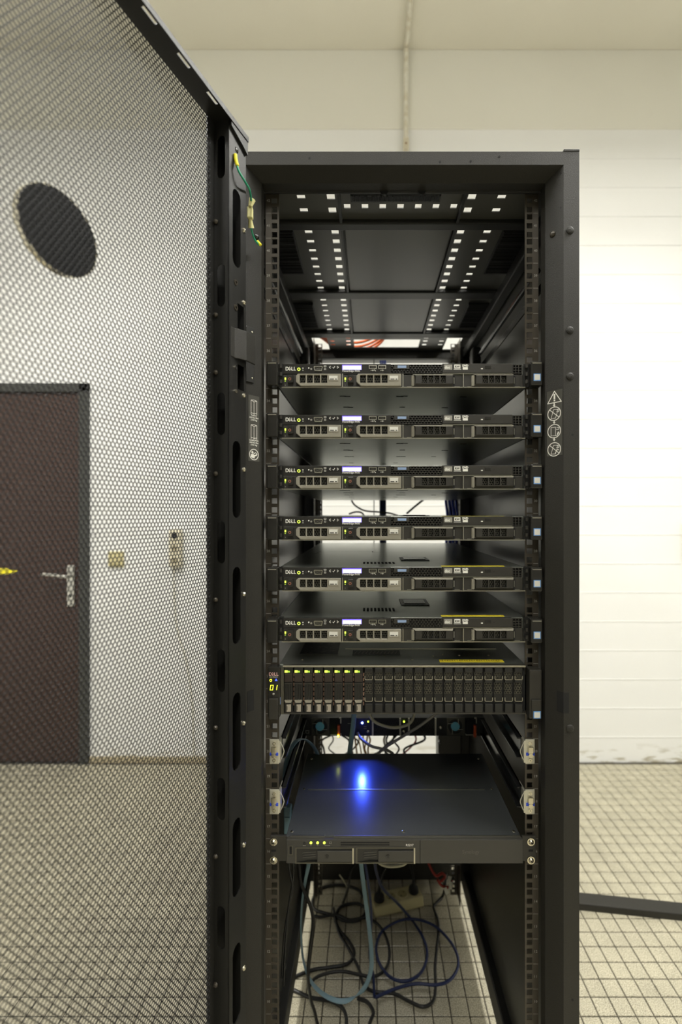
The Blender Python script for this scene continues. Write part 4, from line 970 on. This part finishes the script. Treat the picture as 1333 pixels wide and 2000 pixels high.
for s_ in (-1,1):
    xa,xb = (sx(527),sx(559)) if s_ < 0 else (sx(1022.5),sx(1050))
    e_ = MB().box(xa,xb,-.0045,-.0005,zb-.001,zt).build('ear_plate', M_BLACK2, nas, bev=.0006)
    for q in (1648,1684):
        cx = -.2267 if s_ < 0 else .2267
        sc = MB().ring((cx,-.0062,sz3(q)),'y',.0038,.0068,.0017,20).build('cup_washer', M_CHROME, e_)
        MB().dome((cx,-.0055,sz3(q)),'-y',.0048,.004,16).build('ear_screw', M_CHROME, sc)
        MB().strokes([[(cx-.002,sz3(q)),(cx+.002,sz3(q))],[(cx,sz3(q)-.002),(cx,sz3(q)+.002)]],.0011,XZ,-.0097).build('screw_cross', M_VOID, sc)
    MB().box((-.2267 if s_ < 0 else .2267)-.004,(-.2267 if s_ < 0 else .2267)+.004,-.0048,-.0044,sz3(1668),sz3(1664)).build('ear_slot', M_VOID, e_)

# ================================================================== REAR-MOUNTED SWITCH (its power-supply end faces the front)
SD = 1.10; SS = FPX/SD
wx = lambda p: (p-VX)/SS-XC
wz = lambda q: H+(VY-q)/SS-UB(18)
sw_ = empty('network_switch', (XC,SD,UB(18)), 'black network switch at the back of the rack with blue stickers and glowing lights', 'switch')
MB().box(-.219,.219,0,.40,0,.0435).build('body', M_BLACK, sw_, bev=.001)
for a0 in (609,873):
    p_ = MB().plate(rect(wx(a0),wx(a0+35),wz(1435),wz(1401.5)), [circ(wx(a0+16.5),wz(1418),.0175,20)], XZ, -.003, 0).build('power_supply', M_GRILL, sw_)
    MB().cyl((wx(a0+16.5),-.0028,wz(1418)),'y',.0105,.002,20).build('fan_sticker', M_STICK, p_)
    g = MB()
    for k in range(4):
        an = math.radians(40+90*k); g.strokes([[(wx(a0+16.5)+.0095*math.cos(an),wz(1418)+.0095*math.sin(an)),(wx(a0+16.5)+.019*math.cos(an+.5),wz(1418)+.019*math.sin(an+.5))]],.0012,XZ,-.0032)
    g.build('fan_guard', M_EDGE, p_)
    MB().box(wx(a0+37),wx(a0+56),-.006,0,wz(1432),wz(1403)).build('mains_inlet', M_VOID, p_)
    MB().box(wx(a0+37),wx(a0+58),-.003,0,wz(1435),wz(1432)).box(wx(a0+54),wx(a0+58),-.003,0,wz(1412),wz(1401)).build('inlet_frame', M_ZINC, p_)
    MB().box(wx(a0+51),wx(a0+56),-.012,0,wz(1436),wz(1413)).build('release_tab', mat('red_orange_tab',(0.62,0.10,0.03),.4), p_, bev=.001)
for a in (728.5,782,799,851): MB().box(wx(a-1.6),wx(a+1.6),-.004,0,wz(1436),wz(1402)).build('module_divider', M_ZINC, sw_)
MB().box(wx(689),wx(727),-.002,0,wz(1436),wz(1402)).build('status_module', mat('navy_plate',(0.012,0.014,0.05),.35), sw_)
for a0,a1 in ((731,780),(801,849)): hex_grille('vent_grille', wx(a0), wx(a1), wz(1435), wz(1403), -.003, .006, sw_, M_BLACK2)
for px,py,m,r in ((708,1411,M_LEDB,.0026),(719.5,1408.5,M_LEDG,.0022),(789.5,1408.5,M_LEDG,.0025),(662,1432.5,M_LEDY,.0024)):
    MB().dome((wx(px),-.013 if px < 670 else -.0025,wz(py)),'-y',r,.002,12).build('status_light', m, sw_)
for px,py in ((719,1428),(789,1428),(861,1420)): MB().dome((wx(px),-.003,wz(py)),'-y',.0042,.002,12).build('thumb_screw', M_CHROME, sw_)
g = MB()
g.strokes([[(wx(588),wz(1432)),(wx(592),wz(1424)),(wx(595),wz(1432))],[(wx(598),wz(1426)),(wx(604),wz(1426)),(wx(604),wz(1431)),(wx(598),wz(1431)),(wx(598),wz(1426))],[(wx(680),wz(1412)),(wx(687),wz(1412))],[(wx(711),wz(1418)),(wx(716),wz(1418))],[(wx(711),wz(1422)),(wx(716),wz(1422))]],.0012,XZ,-.0028)
g.build('panel_print', M_GREYP, sw_)
ld = bpy.data.lights.new('blue_led_light','SPOT'); ld.energy = 1.7; ld.color = (0.04,0.09,1.0); ld.shadow_soft_size = 0.003
ld.spot_size = math.radians(95); ld.spot_blend = 0.9
lo = bpy.data.objects.new('blue_led_light', ld); COL.objects.link(lo); lo.parent = sw_; lo.location = (wx(708),-.010,wz(1411))
lo.rotation_euler = (math.radians(-62),0,0)

# ================================================================== CABLES
def cable(name, pts, r, m, label, cat='cable', group=None, n=8, sub=6, flat=None):
    return tag(MB().tube(pts, r, n, sub, flat).build(name, m), label, cat, group)
cx4 = lambda a,b: (480+a/2.5635, 1660+b/2.5635)        # notes taken on an enlarged view of the lower rack
def fpath(lst, z=0.005):
    return [on_floor(*cx4(a,b), z) for a,b in lst]

# long flat sky-blue cable: from the switch, behind the storage box, a loop to the floor and back up into an arc on the left
pts = [at(692,1392,1.085),at(690,1420,1.09),at(686,1450,1.10),at(683,1485,1.11),at(690,1560,1.13),at(702,1650,1.14),at(706,1690,1.15),at(712,1740,1.17),at(720,1800,1.19),at(726,1860,1.21),at(724,1900,1.225),at(708,1935,1.235),at(675,1955,1.24),at(640,1947,1.235),at(610,1920,1.22),at(594,1880,1.20),at(589,1830,1.18),at(590,1770,1.16),at(597,1720,1.14),at(604,1680,1.12),at(618,1560,1.105),at(622,1490,1.10),at(617,1465,1.07),at(600,1446,1.03),at(583,1445,.99),at(568,1462,.96),at(560,1490,.94),at(557,1530,.925),at(560,1572,.915)]
fw = lambda w_,an: (w_*math.cos(an), -w_*math.sin(an), 0)
fl_ = [fw(.0058,.2)]*13 + [(.0,.0045,.003),(.0,.0045,.003),(0.001,.0055,.001),(.0012,.0055,0),(.002,.005,0),(.004,.004,0)] + [fw(.0055,.3)]*10
fl_[12] = (.001,.004,.004)
bc_ = cable('network_cable', pts, .0012, M_BLUEC, 'flat sky-blue cable looping down to the floor under the storage box', n=10, flat=fl_)
p = at(563,1572,.912)
MB().box(-.008,.008,-.007,.007,-.055,0).build('plug_boot', mat('blue_grey_plug',(0.16,0.27,0.33),.4), bc_, bev=.003, loc=p)
MB().box(-.006,.006,-.0085,-.007,-.05,-.02).build('plug_clip', mat('blue_grey_plug',(0.16,0.27,0.33),.4), bc_, bev=.001, loc=p)
cable('network_cable', [at(722,1385,1.07),at(724,1400,1.07),at(738,1413,1.065),at(765,1421,1.06),at(790,1418,1.065),at(805,1408,1.07),at(812,1385,1.08)], .0034, M_BEIGE, 'pale beige cable hanging in a shallow loop below the thick server')
cable('network_cable', [at(862,1385,1.04),at(848,1397,1.045),at(820,1418,1.05),at(791,1436,1.06),at(765,1452,1.07),at(745,1466,1.08),at(728,1490,1.105),at(725,1540,1.115)], .0032, M_GREYC, 'grey cable slanting down to the left from the thick server')
cable('network_cable', [at(699,1431,1.09),at(706,1443,1.08),at(725,1457,1.075),at(748,1463,1.08),at(762,1468,1.085),at(771,1480,1.105),at(775,1530,1.115)], .0032, M_GREYC, 'grey cable plugged in beside the blue light of the switch')
# cable tangle behind the switch
rg = random.Random(11)
spec = [(640,M_BLKC),(655,M_BLKC),(668,M_BLKC),(684,M_BLKC),(697,M_BRWN),(704,M_BRWN),(711,M_BRWN),(716,M_BRWN),(722,M_BRWN),(742,M_BLKC),(752,M_GREYC),(765,M_BLKC),(778,M_BLKC),(790,M_RED),(800,M_BLKC),(860,M_GREYC)]
nk = {}
names_ = {M_BLKC:('thin black cable in the tangle behind the network switch','black cables behind the switch'),M_BRWN:('amber cable hanging in the tangle behind the network switch','amber cables behind the switch'),M_GREYC:('thin grey cable hanging straight behind the network switch','grey cables behind the switch'),M_RED:('dark red cable in the tangle behind the network switch',None)}
for px,m in spec:
    d = 1.54+rg.uniform(0,.05); pts = []; x = px
    wob = 4 if m in (M_BRWN,M_GREYC) else 22
    for k,py in enumerate((1405,1428,1445,1462,1480,1510,1560)):
        pts.append(at(x+rg.uniform(-wob,wob), py, d)); x += rg.uniform(-wob*.4,wob*.4)
    lab,grp = names_[m]
    cable('hanging_cable', pts, rg.uniform(.0022,.0038), m, lab, group=grp)
# vertical bundles at the rear
for k in range(3):
    X = XC-.018+.0075*k
    cable('blue_cable', [(X,1.60,1.905),(X+.001,1.605,1.7),(X-.001,1.60,1.5),(X,1.605,1.3),(X+.001,1.60,1.1),(X,1.605,.95)], .0042, M_NAVY, 'navy cable of the bundle hanging in the middle behind the servers', group='navy cables behind the servers')
for k in range(4):
    X = XC+.195+.011*k
    cable('blue_cable', [(X,1.50,1.60),(X+.004,1.505,1.5),(X-.003,1.50,1.42),(X+.003,1.505,1.36),(X-.002,1.50,1.25),(X,1.505,1.1)], .0042, M_BRTB, 'bright blue cable hanging on the right behind the servers', group='bright blue cables at the rear right')
cable('hanging_cable', [at(684,968,1.60),at(692,985,1.60),at(712,997,1.59),at(740,1000,1.58),at(765,1003,1.58),at(790,1012,1.58)], .003, M_BLKC, 'black cable sagging in the bright gap below the third slim server')
cable('hanging_cable', [at(795,1003,1.57),at(810,990,1.58),at(830,974,1.59),at(845,962,1.59)], .0036, M_BLKC, 'black cable slanting up to the right in the bright gap')
cable('hanging_cable', [at(682,1004,1.6),at(694,1000,1.6),at(706,1001,1.6),at(712,1008,1.6)], .003, M_BLKC, 'short black cable arch at the left of the bright gap')
cable('hanging_cable', [at(731,690,1.63),at(731,960,1.63),at(731,1080,1.63)], .0016, M_BLKC, 'hair-thin dark cable hanging beside the navy bundle')
# orange cables on the roof
og = 'orange cables on the rack roof'
for k,(x0,x1,dy) in enumerate(((612,640,0),(606,634,.03),(600,628,.055),(610,636,.075),(603,630,.095))):
    y_ = 1.37+dy; zt_ = RZ0+.012
    cable('orange_cable', [(XC-.29,y_-.12,zt_+.02),(XC-.25,y_,zt_+.004),(XC-.215,y_+.10,zt_+.01),(XC-.18,y_+.16,zt_+.006),(XC-.10,y_+.17+.012*k,zt_+.004),(XC-.03,y_+.15+.01*k,zt_+.02),(XC+.0,y_+.12,zt_+.04),(XC-.02,y_+.02,zt_+.055)], .0042, M_ORNG, 'orange cable lying across the rear left of the rack roof', group=og)
# hanging in the lower compartment
cable('power_cable', [at(583,1670,1.10),at(584,1690,1.105),at(589,1726,1.115),at(605,1765,1.13),at(612,1800,1.14),at(607,1847,1.155),at(602,1902,1.18),at(607,1949,1.20),at(615,1976,1.21),at(622,2004,1.215),at(640,2040,1.18)], .0042, M_BLKC, 'thick black cable hanging at the left in front of the floor')
for k,pp in enumerate(([(215,40),(222,110),(236,190),(222,260),(200,380),(188,500),(182,640)],[(237,40),(240,110),(233,180),(214,300),(203,430),(195,560),(190,680)])):
    cable('hanging_cable', [at(*cx4(a,b),.93) for a,b in pp], .0022, M_BLKC, ('outer' if k == 0 else 'inner')+' of the two thin black cables hanging along the left inner side of the rack', group='cables along the left side')
cable('power_cable', fpath([(225,645),(330,602),(430,587),(510,570),(545,520),(520,460),(470,400),(450,340),(480,283),(560,268),(603,300),(570,350),(500,356),(440,328),(350,300),(335,250),(380,192),(470,176),(560,196),(590,240)]), .0046, M_BLKC, 'black cable winding in loops on the floor at the left')
cable('power_cable', fpath([(215,690),(270,715),(330,740),(430,757),(480,785),(503,830),(505,885)],.006), .0046, M_BLKC, 'short black cable at the front left edge of the rack floor')
cable('power_cable', fpath([(318,690),(345,645),(400,620),(480,608),(560,622),(640,634),(700,596),(722,520),(702,430),(660,370),(600,340),(520,350),(455,325),(380,335),(340,330)],.009), .0042, M_BLKC, 'black cable lying in a wide arc under the blue loop')
cable('power_cable', fpath([(560,742),(610,762),(640,810),(628,850),(615,890)],.006), .0046, M_BLKC, 'black cable end curving out at the front of the floor')
pts = [at(*cx4(1005,120),1.66),at(*cx4(998,190),1.62)]+fpath([(985,235),(950,272),(942,290),(962,345),(967,400),(958,490),(950,580),(952,680),(940,755),(890,785),(820,758),(740,718),(640,708),(590,670),(570,600),(520,500),(470,420),(450,345),(440,290)],.006)
cable('power_cable', pts, .0042, M_BLKC, 'long black cable running forward on the right of the blue coil')
cable('power_cable', [at(*cx4(550,70),1.5),at(*cx4(525,110),1.5),at(*cx4(515,180),1.5)]+fpath([(490,260),(460,310),(448,360)]), .004, M_BLKC, 'black cable dropping from behind the storage box to the floor')
pts = [at(*cx4(648,60),1.2),at(*cx4(655,110),1.25),at(*cx4(685,190),1.35),at(*cx4(750,255),1.42)]+fpath([(820,335),(885,430),(910,520),(882,610),(810,656),(730,640),(672,570),(655,480),(690,402),(780,352),(870,350),(960,390),(1040,480),(1066,570),(1030,645),(960,675),(850,670),(750,695),(650,738)],.010)
cable('blue_cable', pts, .0042, M_NAVY, 'navy cable lying in a large coil on the floor')
cable('blue_cable', [at(*cx4(597,60),1.16),at(*cx4(608,120),1.17),at(*cx4(622,220),1.19),at(*cx4(630,320),1.21),at(*cx4(626,430),1.235),at(*cx4(622,530),1.26),at(*cx4(640,630),1.29),at(*cx4(645,738),1.295)], .0036, M_NAVY, 'navy cable hanging straight down beside the flat sky-blue cable')
cable('network_cable', [at(738,1676,1.10),at(742,1686,1.10),at(760,1692,1.10),at(785,1690,1.10),at(800,1680,1.10)], .0034, M_BEIGE, 'beige cable bulging out just under the storage box')
# red lead with white tags at the right rear
rd = cable('red_cable', [at(*cx4(915,60),1.55),at(*cx4(930,95),1.55),at(*cx4(955,130),1.55),at(*cx4(985,118),1.56),at(*cx4(1000,135),1.57),at(*cx4(975,160),1.57),at(*cx4(962,150),1.57),at(*cx4(985,180),1.57),at(*cx4(1022,185),1.58),at(*cx4(1035,150),1.60)], .0042, M_RED, 'tangled red lead with white tags at the rear right')
for a,b_,an in ((1020,150,.3),(1005,205,-.4),(1028,178,.2)):
    p = at(*cx4(a,b_),1.555)
    MB().box(-.006,.006,-.001,.001,-.012,.012).build('cable_tag', M_LABEL, rd, loc=p).rotation_euler = (0,an,.2)
cable('thin_lead', [at(*cx4(470,125),1.5),at(*cx4(495,160),1.52)]+fpath([(515,205),(535,262)],.006), .0022, M_BEIGE, 'short thin cream lead on the floor behind the black loops')

# ------------------------------------------------------------------ power strip
pa, pb = on_floor(*cx4(650,345),0.0), on_floor(*cx4(895,285),0.0)
dv = (pb-pa); L = dv.length; an = math.atan2(dv.y,dv.x)
ps = empty('power_strip', (pa.x,pa.y,0), 'cream four-socket power strip with two black plugs on the floor in the rack', 'power strip', rz=an)
hw_, hh = .074, .030
MB().prism([(0,0),(hw_,0),(hw_-.006,hh),(.008,hh)], lambda a,b,c:(c,a,b), 0, L).build('body', M_CREAM, ps, bev=.004)
for k in range(4):
    X = L*(.14+.24*k); Yc = .038
    if k in (1,2):
        MB().ring((X,Yc,hh),'z',.0165,.0195,.0015,20).build('socket_rim', M_CREAM, ps)
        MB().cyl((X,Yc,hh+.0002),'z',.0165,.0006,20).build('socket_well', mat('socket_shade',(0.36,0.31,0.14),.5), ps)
        for q in (-1,1): MB().cyl((X+q*.0095*.7,Yc+q*.0095*.7,hh+.0006),'z',.0026,.0004,8).build('pin_hole', M_VOID, ps)
for k,lab,route in ((0,'black plug in the left socket of the power strip',[(0,0,.034),(.001,.012,.062),(.006,.045,.09),(.02,.085,.12)]),(3,'black plug in the right socket of the power strip',[(0,0,.034),(-.006,.025,.062),(-.03,.05,.085),(-.075,.05,.075),(-.105,.03,.045),(-.115,.02,.01)])):
    X = L*(.14+.24*k)
    R_z = Matrix.Rotation(an,3,'Z')
    base = Vector((pa.x,pa.y,0))+R_z@Vector((X,.038,hh))
    pl = empty('power_plug', base, lab, 'plug')
    MB().cyl((0,0,0),'z',.0185,.014,18,.0165).cyl((0,0,.014),'z',.0165,.010,18,.008).cyl((0,0,.024),'z',.007,.014,12,.005).build('plug_body', M_BLKC, pl)
    MB().tube(route, .004, 8).build('cord', M_BLKC, pl)
